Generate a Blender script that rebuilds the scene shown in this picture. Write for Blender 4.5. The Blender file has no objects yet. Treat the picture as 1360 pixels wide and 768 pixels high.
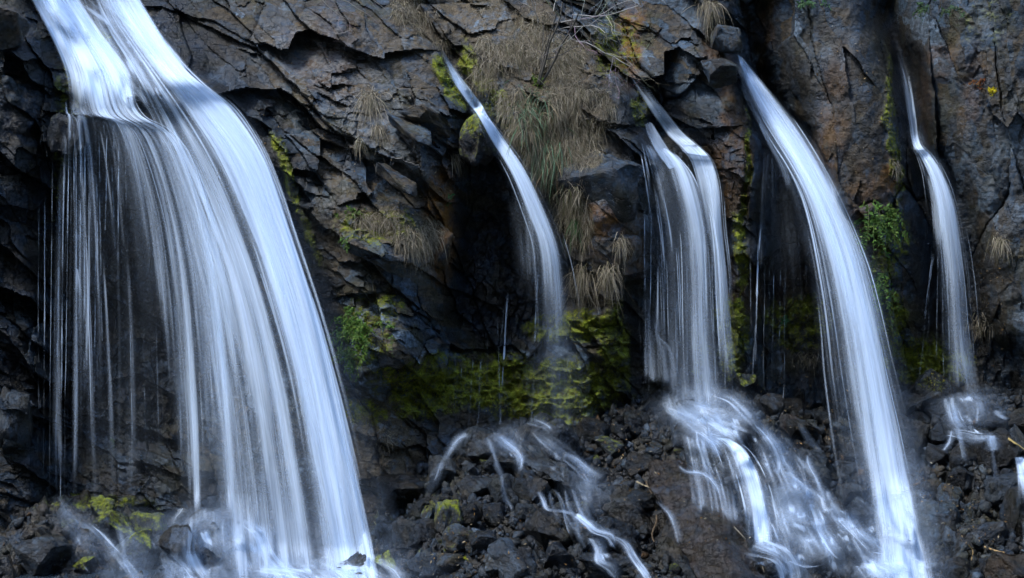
import bpy, bmesh, math, random
import numpy as np
from mathutils import Vector, Matrix, Euler
from mathutils.bvhtree import BVHTree

# ------------------------------------------------------------------ camera, light
scene = bpy.context.scene
W, H = 1360.0, 768.0
CAM = np.array([0.0, -20.0, 3.84])
cd = bpy.data.cameras.new('camera'); cam = bpy.data.objects.new('camera', cd)
scene.collection.objects.link(cam); scene.camera = cam
cam.location = CAM; cam.rotation_euler = (math.radians(90), 0, 0)
cd.sensor_width = 36.0; cd.lens = 36.0*20.0/13.6; cd.clip_end = 2000; cd.clip_start = 0.1

SUN_EL, SUN_AZ = 58.0, 236.0      # azimuth measured clockwise from +y: the light comes from above, behind and left of the camera
world = bpy.data.worlds.new('World'); scene.world = world; world.use_nodes = True
wn = world.node_tree; bgn = wn.nodes['Background']
sky = wn.nodes.new('ShaderNodeTexSky'); sky.sky_type = 'NISHITA'; sky.sun_disc = False
sky.ozone_density = 1.6; sky.sun_elevation = math.radians(SUN_EL); sky.sun_rotation = math.radians(SUN_AZ)
wn.links.new(sky.outputs[0], bgn.inputs[0]); bgn.inputs[1].default_value = 0.15
sd = bpy.data.lights.new('sun', 'SUN'); so = bpy.data.objects.new('sun', sd)
scene.collection.objects.link(so)
sd.energy = 0.95; sd.angle = math.radians(12); sd.color = (1.0, 0.985, 0.97)
_a, _e = math.radians(SUN_AZ), math.radians(SUN_EL)
sdir = Vector((math.sin(_a)*math.cos(_e), math.cos(_a)*math.cos(_e), math.sin(_e)))
so.rotation_euler = sdir.to_track_quat('Z', 'Y').to_euler()
scene.view_settings.view_transform = 'Standard'; scene.view_settings.look = 'None'
scene.view_settings.exposure = 2.2; scene.view_settings.gamma = 1.0
scene.render.engine = 'CYCLES'
cy = scene.cycles
cy.transparent_max_bounces = 40; cy.max_bounces = 6; cy.diffuse_bounces = 3; cy.glossy_bounces = 2
cy.use_denoising = True
cy.use_adaptive_sampling = True; cy.adaptive_threshold = 0.02

random.seed(7); RNG = np.random.default_rng(11)

# ------------------------------------------------------------------ helpers
def P(px, py, y):
    """point at depth y (metres behind the plane of the cliff foot) seen at that place of the frame"""
    px, py, y = np.broadcast_arrays(np.asarray(px, float), np.asarray(py, float), np.asarray(y, float))
    k = (20.0 + y)/20.0
    return np.stack([(px-680)/100*k, y, 3.84+(384-py)/100*k], -1)
def to_px(p):
    p = np.asarray(p, float); k = 20.0/(p[..., 1]+20.0)
    return p[..., 0]*k*100+680, 384-(p[..., 2]-3.84)*k*100

def mesh_np(name, verts, faces, mat=None, smooth=True, attrs=None, uv=None):
    """verts n x 3, faces m x 4 (or m x 3) int arrays -> one mesh object"""
    me = bpy.data.meshes.new(name)
    verts = np.asarray(verts, np.float32).reshape(-1, 3); faces = np.asarray(faces, np.int32)
    n = faces.shape[1]; m = len(faces)
    me.vertices.add(len(verts)); me.vertices.foreach_set('co', verts.ravel())
    me.loops.add(m*n); me.loops.foreach_set('vertex_index', faces.ravel())
    me.polygons.add(m); me.polygons.foreach_set('loop_start', np.arange(0, m*n, n, dtype=np.int32))
    try: me.polygons.foreach_set('loop_total', np.full(m, n, np.int32))
    except Exception: pass
    me.update(calc_edges=True)
    if smooth: me.polygons.foreach_set('use_smooth', np.ones(m, bool))
    for k, a in (attrs or {}).items():
        a = np.asarray(a, np.float32)
        if a.ndim == 1:
            at = me.attributes.new(k, 'FLOAT', 'POINT'); at.data.foreach_set('value', a)
        else:
            at = me.attributes.new(k, 'FLOAT_COLOR', 'POINT')
            if a.shape[1] == 3: a = np.concatenate([a, np.ones((len(a), 1), np.float32)], 1)
            at.data.foreach_set('color', a.ravel())
    if mat: me.materials.append(mat)
    o = bpy.data.objects.new(name, me); scene.collection.objects.link(o)
    return o
def grid_faces(nr, nc, off=0):
    i = np.arange(nr-1)[:, None]*nc + np.arange(nc-1)[None]
    i = i.ravel() + off
    return np.stack([i, i+nc, i+nc+1, i+1], 1)

def tag(o, label=None, cat=None, group=None, kind=None):
    if label: o['label'] = label
    if cat: o['category'] = cat
    if group: o['group'] = group
    if kind: o['kind'] = kind
    return o
def empty(name, loc):
    o = bpy.data.objects.new(name, None); scene.collection.objects.link(o); o.location = loc
    o.empty_display_size = .1
    return o
def under(o, root):
    o.parent = root; o.matrix_parent_inverse = Matrix.Translation(-Vector(root.location)); return o

def hash2(ix, iy, seed):
    ix = ix.astype(np.int64).astype(np.uint64); iy = iy.astype(np.int64).astype(np.uint64)
    h = ix*np.uint64(374761393) + iy*np.uint64(668265263) + np.uint64((seed*2246822519) & 0xFFFFFFFF)
    h &= np.uint64(0xFFFFFFFF)
    h ^= h >> np.uint64(13); h = (h*np.uint64(1274126177)) & np.uint64(0xFFFFFFFF)
    h ^= h >> np.uint64(16); h = (h*np.uint64(2654435761)) & np.uint64(0xFFFFFFFF)
    h ^= h >> np.uint64(15)
    return h.astype(np.float64)/4294967295.0
def vnoise(x, y, seed=0):
    x0 = np.floor(x); y0 = np.floor(y); fx = x-x0; fy = y-y0
    fx = fx*fx*fx*(fx*(fx*6-15)+10); fy = fy*fy*fy*(fy*(fy*6-15)+10)
    a = hash2(x0, y0, seed); b = hash2(x0+1, y0, seed); c = hash2(x0, y0+1, seed); d = hash2(x0+1, y0+1, seed)
    return ((a*(1-fx)+b*fx)*(1-fy) + (c*(1-fx)+d*fx)*fy)*2-1
def fbm(x, y, seed=0, octs=4, gain=.5):
    s = 0; a = 1; t = 0
    for k in range(octs):
        s = s + a*vnoise(x*2**k+17.3*k, y*2**k-9.1*k, seed+k*31); t += a; a *= gain
    return s/t
def facets(x, y, sx, sy, ang, seed, tilt=1.0, off=1.0, jit=.95, bias=0.0):
    """fractured rock: every cell of a jittered pattern is one flat tilted face. Returns height, cell random, distance to the crack"""
    c, s = math.cos(ang), math.sin(ang)
    u = (x*c + y*s)/sx; v = (-x*s + y*c)/sy
    iu = np.floor(u); iv = np.floor(v)
    best = np.full(x.shape, 9.0); sec = np.full(x.shape, 9.0)
    h = np.zeros(x.shape); cr = np.zeros(x.shape)
    for du in (-1, 0, 1):
        for dv in (-1, 0, 1):
            a = iu+du; b = iv+dv
            pu = a+.5+(hash2(a, b, seed)-.5)*jit; pv = b+.5+(hash2(a, b, seed+1)-.5)*jit
            ru = u-pu; rv = v-pv
            d = np.maximum(np.abs(ru+.3*rv), np.abs(rv-.2*ru))*.6 + .4*np.sqrt(ru*ru+rv*rv)
            r0 = hash2(a, b, seed+2); g1 = hash2(a, b, seed+3)-.5; g2 = hash2(a, b, seed+4)-.5
            hh = (r0-.5)*off + tilt*(g1*ru+g2*rv) + bias*rv
            m = d < best
            sec = np.where(m, best, np.minimum(sec, d))
            h = np.where(m, hh, h); cr = np.where(m, hash2(a, b, seed+5), cr)
            best = np.where(m, d, best)
    return h, cr, sec-best
def sstep(a, b, x):
    t = np.clip((x-a)/(b-a), 0, 1); return t*t*(3-2*t)
def blur(a, r, axis):
    r = int(r)
    if r < 1: return a
    k = np.exp(-.5*(np.arange(-2*r, 2*r+1)/r)**2); k /= k.sum()
    pad = [(0, 0)]*a.ndim; pad[axis] = (2*r, 2*r)
    b = np.pad(a, pad, mode='edge'); out = np.zeros_like(a)
    for i, w in enumerate(k):
        sl = [slice(None)]*a.ndim; sl[axis] = slice(i, i+a.shape[axis]); out += w*b[tuple(sl)]
    return out

# ------------------------------------------------------------------ material helpers
class NT:
    def __init__(s, name):
        s.m = bpy.data.materials.new(name); s.m.use_nodes = True; s.t = s.m.node_tree
        s.out = s.t.nodes['Material Output']; s.b = s.t.nodes['Principled BSDF']
        s.tc = s.t.nodes.new('ShaderNodeTexCoord')
    def n(s, ty, **kw):
        nd = s.t.nodes.new(ty)
        for k, v in kw.items(): setattr(nd, k, v)
        return nd
    def l(s, a, b): s.t.links.new(a, b)
    def val(s, x, sock):
        if hasattr(x, 'default_value') or hasattr(x, 'links'): s.l(x, sock)
        else: sock.default_value = x
    def math(s, op, a, b=None, clamp=False):
        nd = s.n('ShaderNodeMath', operation=op, use_clamp=clamp); s.val(a, nd.inputs[0])
        if b is not None: s.val(b, nd.inputs[1])
        return nd.outputs[0]
    def noise(s, scale, detail=4, rough=.55, vec=None, dist=0, out=0):
        nd = s.n('ShaderNodeTexNoise'); nd.inputs['Scale'].default_value = scale; nd.inputs['Detail'].default_value = detail
        nd.inputs['Roughness'].default_value = rough; nd.inputs['Distortion'].default_value = dist
        s.l(vec if vec is not None else s.tc.outputs['Object'], nd.inputs['Vector']); return nd.outputs[out]
    def mapping(s, sc, rot=(0, 0, 0), vec=None):
        nd = s.n('ShaderNodeMapping'); nd.inputs['Scale'].default_value = sc; nd.inputs['Rotation'].default_value = rot
        s.l(vec if vec is not None else s.tc.outputs['Object'], nd.inputs['Vector']); return nd.outputs[0]
    def ramp(s, x, stops):
        nd = s.n('ShaderNodeValToRGB'); s.l(x, nd.inputs[0]); e = nd.color_ramp.elements
        while len(e) > 1: e.remove(e[0])
        e[0].position = stops[0][0]; e[0].color = col(stops[0][1])
        for p, c in stops[1:]:
            q = e.new(p); q.color = col(c)
        return nd.outputs[0]
    def mix(s, f, a, b, blend='MIX'):
        nd = s.n('ShaderNodeMix', data_type='RGBA', blend_type=blend)
        s.val(f, nd.inputs[0])
        for x, k in ((a, 6), (b, 7)):
            if isinstance(x, tuple): nd.inputs[k].default_value = col(x)
            else: s.l(x, nd.inputs[k])
        return nd.outputs[2]
    def attr(s, name, out='Fac'):
        nd = s.n('ShaderNodeAttribute', attribute_name=name); return nd.outputs[out]
    def rgb(s, name):
        a = s.attr(name, 'Color'); nd = s.n('ShaderNodeSeparateColor'); s.l(a, nd.inputs[0]); return nd.outputs
    def bump(s, h, strength, dist, prev=None):
        nd = s.n('ShaderNodeBump'); nd.inputs['Strength'].default_value = strength; nd.inputs['Distance'].default_value = dist
        s.l(h, nd.inputs['Height'])
        if prev is not None: s.l(prev, nd.inputs['Normal'])
        return nd.outputs[0]
def col(c):
    if isinstance(c, (int, float)): return (c, c, c, 1)
    return (c[0], c[1], c[2], 1)

def rock_material(name, instanced=False):
    """dark fractured volcanic rock; masks: R wet, G moss, B ochre / mask2: R slab tone, G dry brown soil, B pale lichen"""
    t = NT(name)
    if instanced:      # per-object values from the colour of each rock, random tone
        oi = t.n('ShaderNodeObjectInfo')
        sc = t.n('ShaderNodeSeparateColor'); t.l(oi.outputs['Color'], sc.inputs[0])
        wet, moss, ochre = sc.outputs; tone = oi.outputs['Random']; K = 1.3
        brown = t.math('MULTIPLY', oi.outputs['Alpha'], 1.0); lich = t.math('MULTIPLY', oi.outputs['Random'], .5)
        geo = t.n('ShaderNodeNewGeometry'); sx = t.n('ShaderNodeSeparateXYZ'); t.l(geo.outputs['Normal'], sx.inputs[0])
        up = t.math('MULTIPLY', t.math('ADD', sx.outputs[2], .25, True), 1.3, True)
        moss = t.math('MULTIPLY', moss, up)
        vec = t.n('ShaderNodeVectorMath', operation='ADD')
        t.l(t.tc.outputs['Object'], vec.inputs[0]); vc = t.n('ShaderNodeVectorMath', operation='SCALE'); t.l(oi.outputs['Location'], vc.inputs[0])
        vc.inputs['Scale'].default_value = 3.1; t.l(vc.outputs[0], vec.inputs[1]); vec = vec.outputs[0]
    else:
        K = .28; wet, moss, ochre = t.rgb('mask'); tone, brown, lich = t.rgb('mask2'); vec = None
    n1 = t.noise(3.0, 6, .6, vec); n2 = t.noise(14, 6, .65, vec); n3 = t.noise(60, 5, .7, vec)
    sm = t.mapping((1.5, 1.5, 16), (0, math.radians(28), 0), vec); nb = t.noise(2.2, 5, .6, sm)     # bedding of the slate
    base = t.ramp(t.math('ADD', tone, t.math('MULTIPLY', t.math('SUBTRACT', n1, .5), K)), [(0, (.014, .016, .019)), (.14, (.050, .088, .130)), (.27, (.018, .020, .022)), (.38, (.092, .070, .040)), (.50, (.022, .027, .032)), (.62, (.052, .090, .135)), (.74, (.046, .038, .024)), (.86, (.14, .195, .25)), (1, (.046, .070, .092))])
    base = t.mix(t.ramp(n2, [(.42, 0), (.58, 1)]), base, t.mix(.62, base, (.007, .0085, .0095)))
    base = t.mix(t.math('MULTIPLY', t.ramp(nb, [(.45, 0), (.62, 1)]), .35), base, (.065, .070, .074))
    rust = t.ramp(t.noise(4.2, 6, .7, vec, .6), [(.58, 0), (.66, 1)])
    base = t.mix(t.math('MULTIPLY', rust, .12 if instanced else .28), base, (.080, .050, .020))
    base = t.mix(t.math('MULTIPLY', t.ramp(t.noise(1.7, 5, .65, vec), [(.50, 0), (.62, 1)]), .5), base, t.mix(n2, (.018, .020, .008), (.075, .070, .028)))
    bm = t.math('MULTIPLY', brown, t.ramp(t.noise(7, 6, .7, vec), [(.30, 0), (.60, 1)]), True)
    base = t.mix(bm, base, t.mix(t.ramp(n3, [(.35, 0), (.65, 1)]), (.030, .023, .014), (.16, .13, .085)))
    om = t.math('MULTIPLY', ochre, t.ramp(t.noise(5, 6, .7, vec), [(.36, 0), (.58, 1)]), True)
    base = t.mix(om, base, t.mix(n2, (.07, .028, .006), (.22, .105, .018)))
    vor = t.noise(38, 3, .8, vec, 1.0)
    fl = t.math('MULTIPLY', t.ramp(vor, [(.66, 0), (.72, 1)]), t.math('ADD', t.math('MULTIPLY', lich, .8), .12), True)
    base = t.mix(fl, base, (.36, .36, .34))
    lm = t.math('MULTIPLY', lich, t.ramp(n2, [(.44, 0), (.62, 1)]), True)
    base = t.mix(t.math('MULTIPLY', lm, .6), base, (.20, .215, .225))
    fk = t.ramp(t.noise(75, 3, .8, vec, .5), [(.60, 0), (.66, 1)])       # mineral flecks
    base = t.mix(t.math('MULTIPLY', fk, t.ramp(n2, [(.35, .05), (.7, .55)])), base, (.20, .19, .165))
    base = t.mix(t.math('MULTIPLY', wet, t.ramp(n1, [(.3, 1.0), (.7, .82)])), base, t.mix(1.0, base, (.10, .125, .15) if instanced else (.16, .19, .225), 'MULTIPLY'))
    mm = t.math('ADD', t.math('MULTIPLY', moss, 1.15), t.math('MULTIPLY', t.math('SUBTRACT', t.noise(7, 7, .75, vec), .555), 6))
    mm = t.math('MULTIPLY', mm, t.math('MULTIPLY', moss, 3, True), True)
    base = t.mix(mm, base, t.ramp(t.noise(26, 4, .7, vec), [(.3, (.032, .042, .005)), (.5, (.14, .17, .012)), (.7, (.27, .28, .022))]))
    t.l(base, t.b.inputs['Base Color'])
    dryr = t.ramp(n2, [(.3, .50), (.7, .78)])
    rr = t.mix(t.math('MULTIPLY', wet, t.ramp(n1, [(.2, 1), (.8, .6)])), dryr, (.24, .24, .24)); rr = t.mix(mm, rr, (.9, .9, .9))
    t.l(rr, t.b.inputs['Roughness']); t.l(t.math('ADD', t.math('MULTIPLY', wet, .14), .10), t.b.inputs['Specular IOR Level'])
    b0 = t.bump(nb, .35, .03)
    b1 = t.bump(n1, .5, .08, b0); b2 = t.bump(n2, .8, .05, b1)
    dv = t.n('ShaderNodeVectorMath', operation='ADD'); t.l(t.mapping((1, 1, 2.2), (0, math.radians(30), 0), vec), dv.inputs[0])
    dn = t.n('ShaderNodeVectorMath', operation='SCALE'); t.l(t.noise(4, 4, .6, vec, 0, 1), dn.inputs[0]); dn.inputs['Scale'].default_value = .35; t.l(dn.outputs[0], dv.inputs[1])
    cr = t.n('ShaderNodeTexVoronoi', feature='DISTANCE_TO_EDGE'); cr.inputs['Scale'].default_value = 5; t.l(dv.outputs[0], cr.inputs['Vector'])
    f1 = t.n('ShaderNodeTexVoronoi', feature='F1'); f1.inputs['Scale'].default_value = 11; t.l(dv.outputs[0], f1.inputs['Vector'])
    sc_ = t.n('ShaderNodeSeparateColor'); t.l(f1.outputs['Color'], sc_.inputs[0])
    b2 = t.bump(sc_.outputs[0], .7, .05, b2)                      # small chips
    b2 = t.bump(t.math('MAXIMUM', t.ramp(cr.outputs['Distance'], [(0, 0), (.035, 1)]), t.ramp(n1, [(.48, 0), (.56, 1)])), .8, .05, b2)
    b4 = t.bump(n3, .45, .018, b2)
    t.l(b4, t.b.inputs['Normal'])
    return t.m
MAT_CLIFF = rock_material('cliff_rock'); MAT_ROCK = rock_material('wet_rock', True)

# ------------------------------------------------------------------ the cliff
# ridges and hollows of the rock face: each line (py, px, depth)
LINES = [
 [(-200,-500,.6),(0,-500,.4),(400,-500,.2),(900,-500,0)],
 [(-200,-60,.9),(0,-40,.1),(60,-30,-.25),(300,-40,-.2),(420,-40,-.1),(600,-30,-.2),(900,-30,-.4)],
 [(-200,20,1.4),(0,20,.15),(50,45,-.05),(150,48,.05),(300,40,.15),(450,48,.0),(600,45,.0),(900,45,-.2)],
 [(-200,70,1.8),(0,62,.75),(60,82,.55),(150,90,.45),(230,85,.75),(450,80,.7),(600,80,.55),(900,80,.3)],
 [(-200,90,2.0),(0,90,1.15),(60,122,.7),(140,135,.12),(158,140,.1),(200,145,.75),(450,150,.8),(595,150,.72),(615,150,.35),(900,150,.2)],
 [(-200,140,2.3),(0,150,1.4),(60,185,.85),(130,205,.25),(175,220,.0),(215,225,.75),(450,240,.8),(600,240,.72),(625,240,.4),(900,240,.2)],
 [(-200,180,2.3),(0,190,1.4),(60,225,.8),(110,265,.2),(140,290,.05),(200,305,.6),(450,330,.9),(620,330,.75),(900,330,.3)],
 [(-200,200,2.1),(0,215,1.3),(60,262,.85),(120,305,.35),(200,360,.30),(300,400,.35),(400,435,.4),(500,455,.6),(600,470,.7),(900,500,.4)],
 [(-200,260,1.9),(0,270,1.1),(60,305,.75),(120,345,.35),(200,385,.12),(300,418,.05),(400,445,.05),(480,455,.0),(510,462,.3),(600,478,.3),(900,505,.1)],
 [(-200,420,1.8),(0,440,.95),(60,450,.6),(120,470,.25),(200,480,-.05),(262,485,-.15),(275,470,-.35),(400,480,-.55),(470,480,-.6),(505,485,-.3),(520,490,.2),(600,500,.1),(700,510,.1),(900,520,-.1)],
 [(-200,520,1.8),(0,540,.9),(60,545,.5),(120,550,.15),(200,550,-.15),(260,545,-.1),(280,540,-.35),(400,545,-.5),(470,530,-.45),(498,530,-.2),(515,530,.3),(600,540,.25),(900,550,.2)],
 [(-200,570,2.0),(0,572,1.0),(70,582,.5),(100,590,.3),(150,612,-.05),(215,605,-.05),(235,600,.15),(300,595,.2),(380,590,.15),(450,570,.2),(495,565,.2),(510,565,.45),(600,570,.4),(900,580,.3)],
 [(-200,590,2.2),(0,590,1.3),(70,598,.85),(100,605,.7),(150,630,.5),(215,625,.9),(300,625,1.0),(400,620,1.0),(480,620,.7),(600,620,.55),(900,620,.5)],
 [(-200,600,2.2),(0,602,1.3),(70,610,.85),(120,628,.65),(180,655,.55),(240,690,.8),(300,710,.95),(420,730,1.0),(480,730,.65),(600,730,.5),(900,730,.5)],
 [(-200,625,2.1),(0,625,1.15),(70,632,.6),(120,655,.4),(180,690,.25),(240,725,.4),(300,750,.45),(400,768,.6),(430,770,.3),(470,770,.3),(500,775,.5),(600,780,.45),(900,780,.5)],
 [(-200,720,1.9),(0,735,.9),(60,745,.55),(120,750,.25),(200,765,.0),(250,790,-.1),(290,800,-.15),(310,795,.1),(400,800,.1),(420,800,-.1),(440,800,.3),(470,800,.1),(500,805,.6),(600,810,.8),(900,810,.5)],
 [(-200,770,2.2),(0,790,1.3),(60,805,.85),(120,825,.35),(200,840,.0),(260,845,-.1),(280,840,.1),(400,835,.25),(500,832,.55),(600,840,.8),(900,850,.5)],
 [(-200,790,2.4),(0,810,1.6),(80,830,1.05),(150,860,.7),(200,885,.5),(250,900,.75),(350,905,.95),(500,905,.95),(600,905,.85),(900,905,.5)],
 [(-200,850,2.0),(0,855,1.2),(80,872,.85),(150,905,.55),(205,940,.35),(250,950,.55),(350,958,.75),(500,965,.7),(600,975,.7),(900,980,.5)],
 [(-200,900,1.5),(0,905,.55),(80,910,.25),(150,930,.1),(220,958,-.05),(300,968,.0),(400,972,.15),(450,980,.3),(500,985,.45),(600,990,.5),(900,990,.4)],
 [(-200,975,1.3),(0,972,.3),(80,985,.0),(120,988,.05),(200,992,.05),(300,990,.1),(380,992,.2),(450,1000,.5),(600,1010,.6),(900,1010,.4)],
 [(-200,990,1.8),(0,990,1.1),(80,1000,.95),(150,1018,.75),(220,1035,.75),(300,1040,.95),(450,1050,1.0),(600,1060,.9),(900,1070,.5)],
 [(-200,1005,1.5),(0,1010,.8),(80,1035,.7),(150,1062,.55),(220,1085,.5),(300,1115,.6),(400,1145,.75),(480,1165,.8),(600,1175,.7),(900,1180,.5)],
 [(-200,1030,1.2),(0,1040,.3),(80,1062,.15),(180,1085,.05),(240,1110,-.1),(320,1135,-.1),(400,1155,.1),(480,1175,.5),(600,1180,.7),(900,1180,.5)],
 [(-200,1130,1.1),(0,1130,.15),(100,1140,-.15),(200,1155,-.2),(330,1175,-.15),(420,1185,.1),(470,1190,.6),(600,1200,.7),(900,1200,.5)],
 [(-200,1150,1.4),(0,1158,.45),(60,1170,.2),(120,1188,.1),(200,1203,.05),(330,1212,.2),(430,1215,.35),(480,1215,.7),(600,1220,.7),(900,1220,.5)],
 [(-200,1160,1.9),(0,1175,1.3),(60,1190,.95),(120,1207,.75),(200,1222,.5),(260,1240,.7),(350,1250,.95),(470,1255,.95),(600,1260,.8),(900,1260,.5)],
 [(-200,1200,1.6),(0,1215,.7),(60,1225,.5),(120,1240,.35),(200,1258,.25),(280,1290,.3),(380,1312,.5),(470,1315,.7),(600,1320,.7),(900,1320,.5)],
 [(-200,1290,1.2),(0,1290,.2),(100,1285,.0),(200,1290,-.1),(330,1325,-.15),(400,1340,.0),(440,1345,.1),(470,1340,.6),(540,1340,.8),(900,1350,.5)],
 [(-200,1420,1.0),(0,1420,.1),(200,1420,-.2),(440,1420,-.2),(560,1420,.1),(900,1420,.2)],
 [(-200,1900,.6),(0,1900,.3),(400,1900,.1),(900,1900,.2)],
]
PXS = np.concatenate([np.linspace(-420, -12, 35), np.arange(-10, 1370.1, 1.45), np.linspace(1376, 1780, 35)])
PYS = np.concatenate([np.linspace(-190, -10, 26), np.arange(-8, 776.1, 1.45), np.linspace(790, 860, 6)])
GX, GY = np.meshgrid(PXS, PYS)
def base_depth():
    D = np.zeros(GX.shape)
    for r, py in enumerate(PYS):
        xs = []; ds = []
        for ln in LINES:
            a = np.array(ln, float)
            xs.append(np.interp(py, a[:, 0], a[:, 1])); ds.append(np.interp(py, a[:, 0], a[:, 2]))
        D[r] = np.interp(PXS, xs, ds)
    return blur(blur(D, 6, 1), 4, 0)
D0 = base_depth()
def blobs(lst, wob=18, seed=5):
    """soft patches: (px, py, rx, ry, angle in degrees, strength)"""
    wx = GX + wob*fbm(GX/45, GY/45, seed); wy = GY + wob*fbm(GX/45+9, GY/45-5, seed+1)
    m = np.zeros(GX.shape)
    for (x, y, rx, ry, a, s) in lst:
        c, q = math.cos(math.radians(a)), math.sin(math.radians(a))
        u = ((wx-x)*c + (wy-y)*q)/rx; v = (-(wx-x)*q + (wy-y)*c)/ry
        m = np.maximum(m, s*(1-sstep(.55, 1.25, np.sqrt(u*u+v*v))))
    return m
WET = blobs([(1120,180,90,330,0,.5),(1330,200,90,330,0,.35),(950,150,50,200,0,.4),(430,420,60,160,0,.4),(40,330,75,420,0,1),(150,420,150,300,0,1),(200,60,150,110,50,1),(340,180,45,170,-32,1),(410,320,34,130,-18,.9),(660,360,72,150,0,1),(640,180,34,60,0,.9),
             (610,90,40,60,-30,.8),(730,290,50,130,-20,.9),(900,220,85,150,-25,1),(905,380,70,190,0,1),(830,470,40,120,0,1),(1050,330,75,170,-15,1),(1020,150,40,90,-30,1),(1045,120,35,110,-22,.8),
             (1250,330,60,170,-8,1),(1215,130,34,120,-14,.95),(1290,480,80,110,0,1),(600,530,70,50,0,.6),(700,540,150,50,0,.6),(980,430,60,130,0,.8),(1330,490,40,60,0,1),(1130,540,120,90,0,.8),(900,650,330,110,0,.8),(200,690,230,90,0,.8)])
OCHRE = blobs([(585,290,26,60,10,1),(590,340,16,40,0,.9),(965,120,22,90,-15,.75),(955,240,25,70,0,.7),(835,60,22,60,0,.9),(985,200,10,90,0,.5),(1180,235,18,26,0,.9),(1100,180,26,110,10,.5),
               (1060,380,30,60,0,.5),(1150,270,30,60,0,.5),(1230,150,14,60,0,.4),(990,395,26,60,0,.5),(805,300,30,24,0,.7),(840,330,12,50,0,.5),(1250,80,26,30,0,.35),(1015,60,12,60,0,.4),(430,70,70,60,20,.25),(1290,120,14,60,0,.35)])
MOSS = blobs([(640,505,140,34,0,1),(730,520,100,44,0,1),(760,435,70,22,0,.95),(815,470,26,80,0,.7),(560,530,50,26,0,.8),(485,445,34,50,0,.5),(500,300,60,26,0,.55),(990,240,5,100,-2,.7),(985,330,12,60,0,.6),
              (375,215,9,50,-22,.75),(405,300,7,60,-18,.6),(600,110,13,46,-30,.9),(648,120,15,70,-33,.7),(680,190,14,60,-35,.55),(640,160,22,16,0,.8),(820,60,36,50,0,.45),(845,140,12,26,0,.5),(120,40,12,44,-45,.8),
              (1185,190,9,130,-4,.5),(1235,480,60,40,0,.9),(1180,440,26,60,0,.8),(1060,430,50,40,0,.6),(975,440,22,60,0,.8),(1180,330,30,60,0,.4),(1300,20,50,40,0,.2),(600,480,50,20,0,.5),(480,545,40,20,0,.5),
              (95,120,20,60,0,.35),(80,230,16,60,0,.3),(150,672,60,10,0,.5),(100,662,26,10,0,.5),(930,470,16,50,0,.5),(520,410,24,24,0,.5)], 14, 23)
BROWN = blobs([(650,60,150,80,10,1),(760,130,70,120,-20,1),(740,260,30,110,-30,.9),(500,290,80,36,0,.9),(480,150,50,70,0,.55),(560,330,40,50,0,.7),(790,380,44,70,0,.8),(450,300,60,60,0,.5),(400,60,170,80,20,.35),
               (1120,150,60,160,0,.35),(1300,400,60,60,0,.6),(1080,460,50,50,0,.8),(515,600,62,84,0,1),(560,560,50,40,0,.8),(1170,150,22,150,0,.5),(1150,560,70,60,0,.35),(560,240,40,40,0,.5),(1320,330,30,60,0,.4),(850,330,20,60,0,.5)], 16, 44)
LICH = blobs([(430,110,120,110,20,.75),(540,180,60,60,20,.9),(420,230,50,80,0,.6),(560,340,40,40,0,.6),(850,130,40,50,20,.6),(940,60,40,60,0,.55),(1310,140,60,160,0,.6),(1320,360,40,50,0,.7),(800,220,50,60,0,.3),(1120,100,50,100,0,.35),(960,100,30,60,0,.5)], 16, 61)
REC = np.clip((D0-.35)/.5, 0, 1)*sstep(90, 260, GY)
CHANNELS = [([(560,30),(583,66),(604,104),(640,160),(672,215)], 24, .42), ([(815,70),(830,95),(860,132),(893,180),(930,212),(945,260)], 22, .36), ([(850,140),(868,180),(900,225)], 14, .2),
            ([(972,50),(985,88),(1010,135),(1050,195)], 26, .75), ([(1172,20),(1188,56),(1203,105),(1213,160),(1222,205),(1245,250)], 20, .45)]
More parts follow.
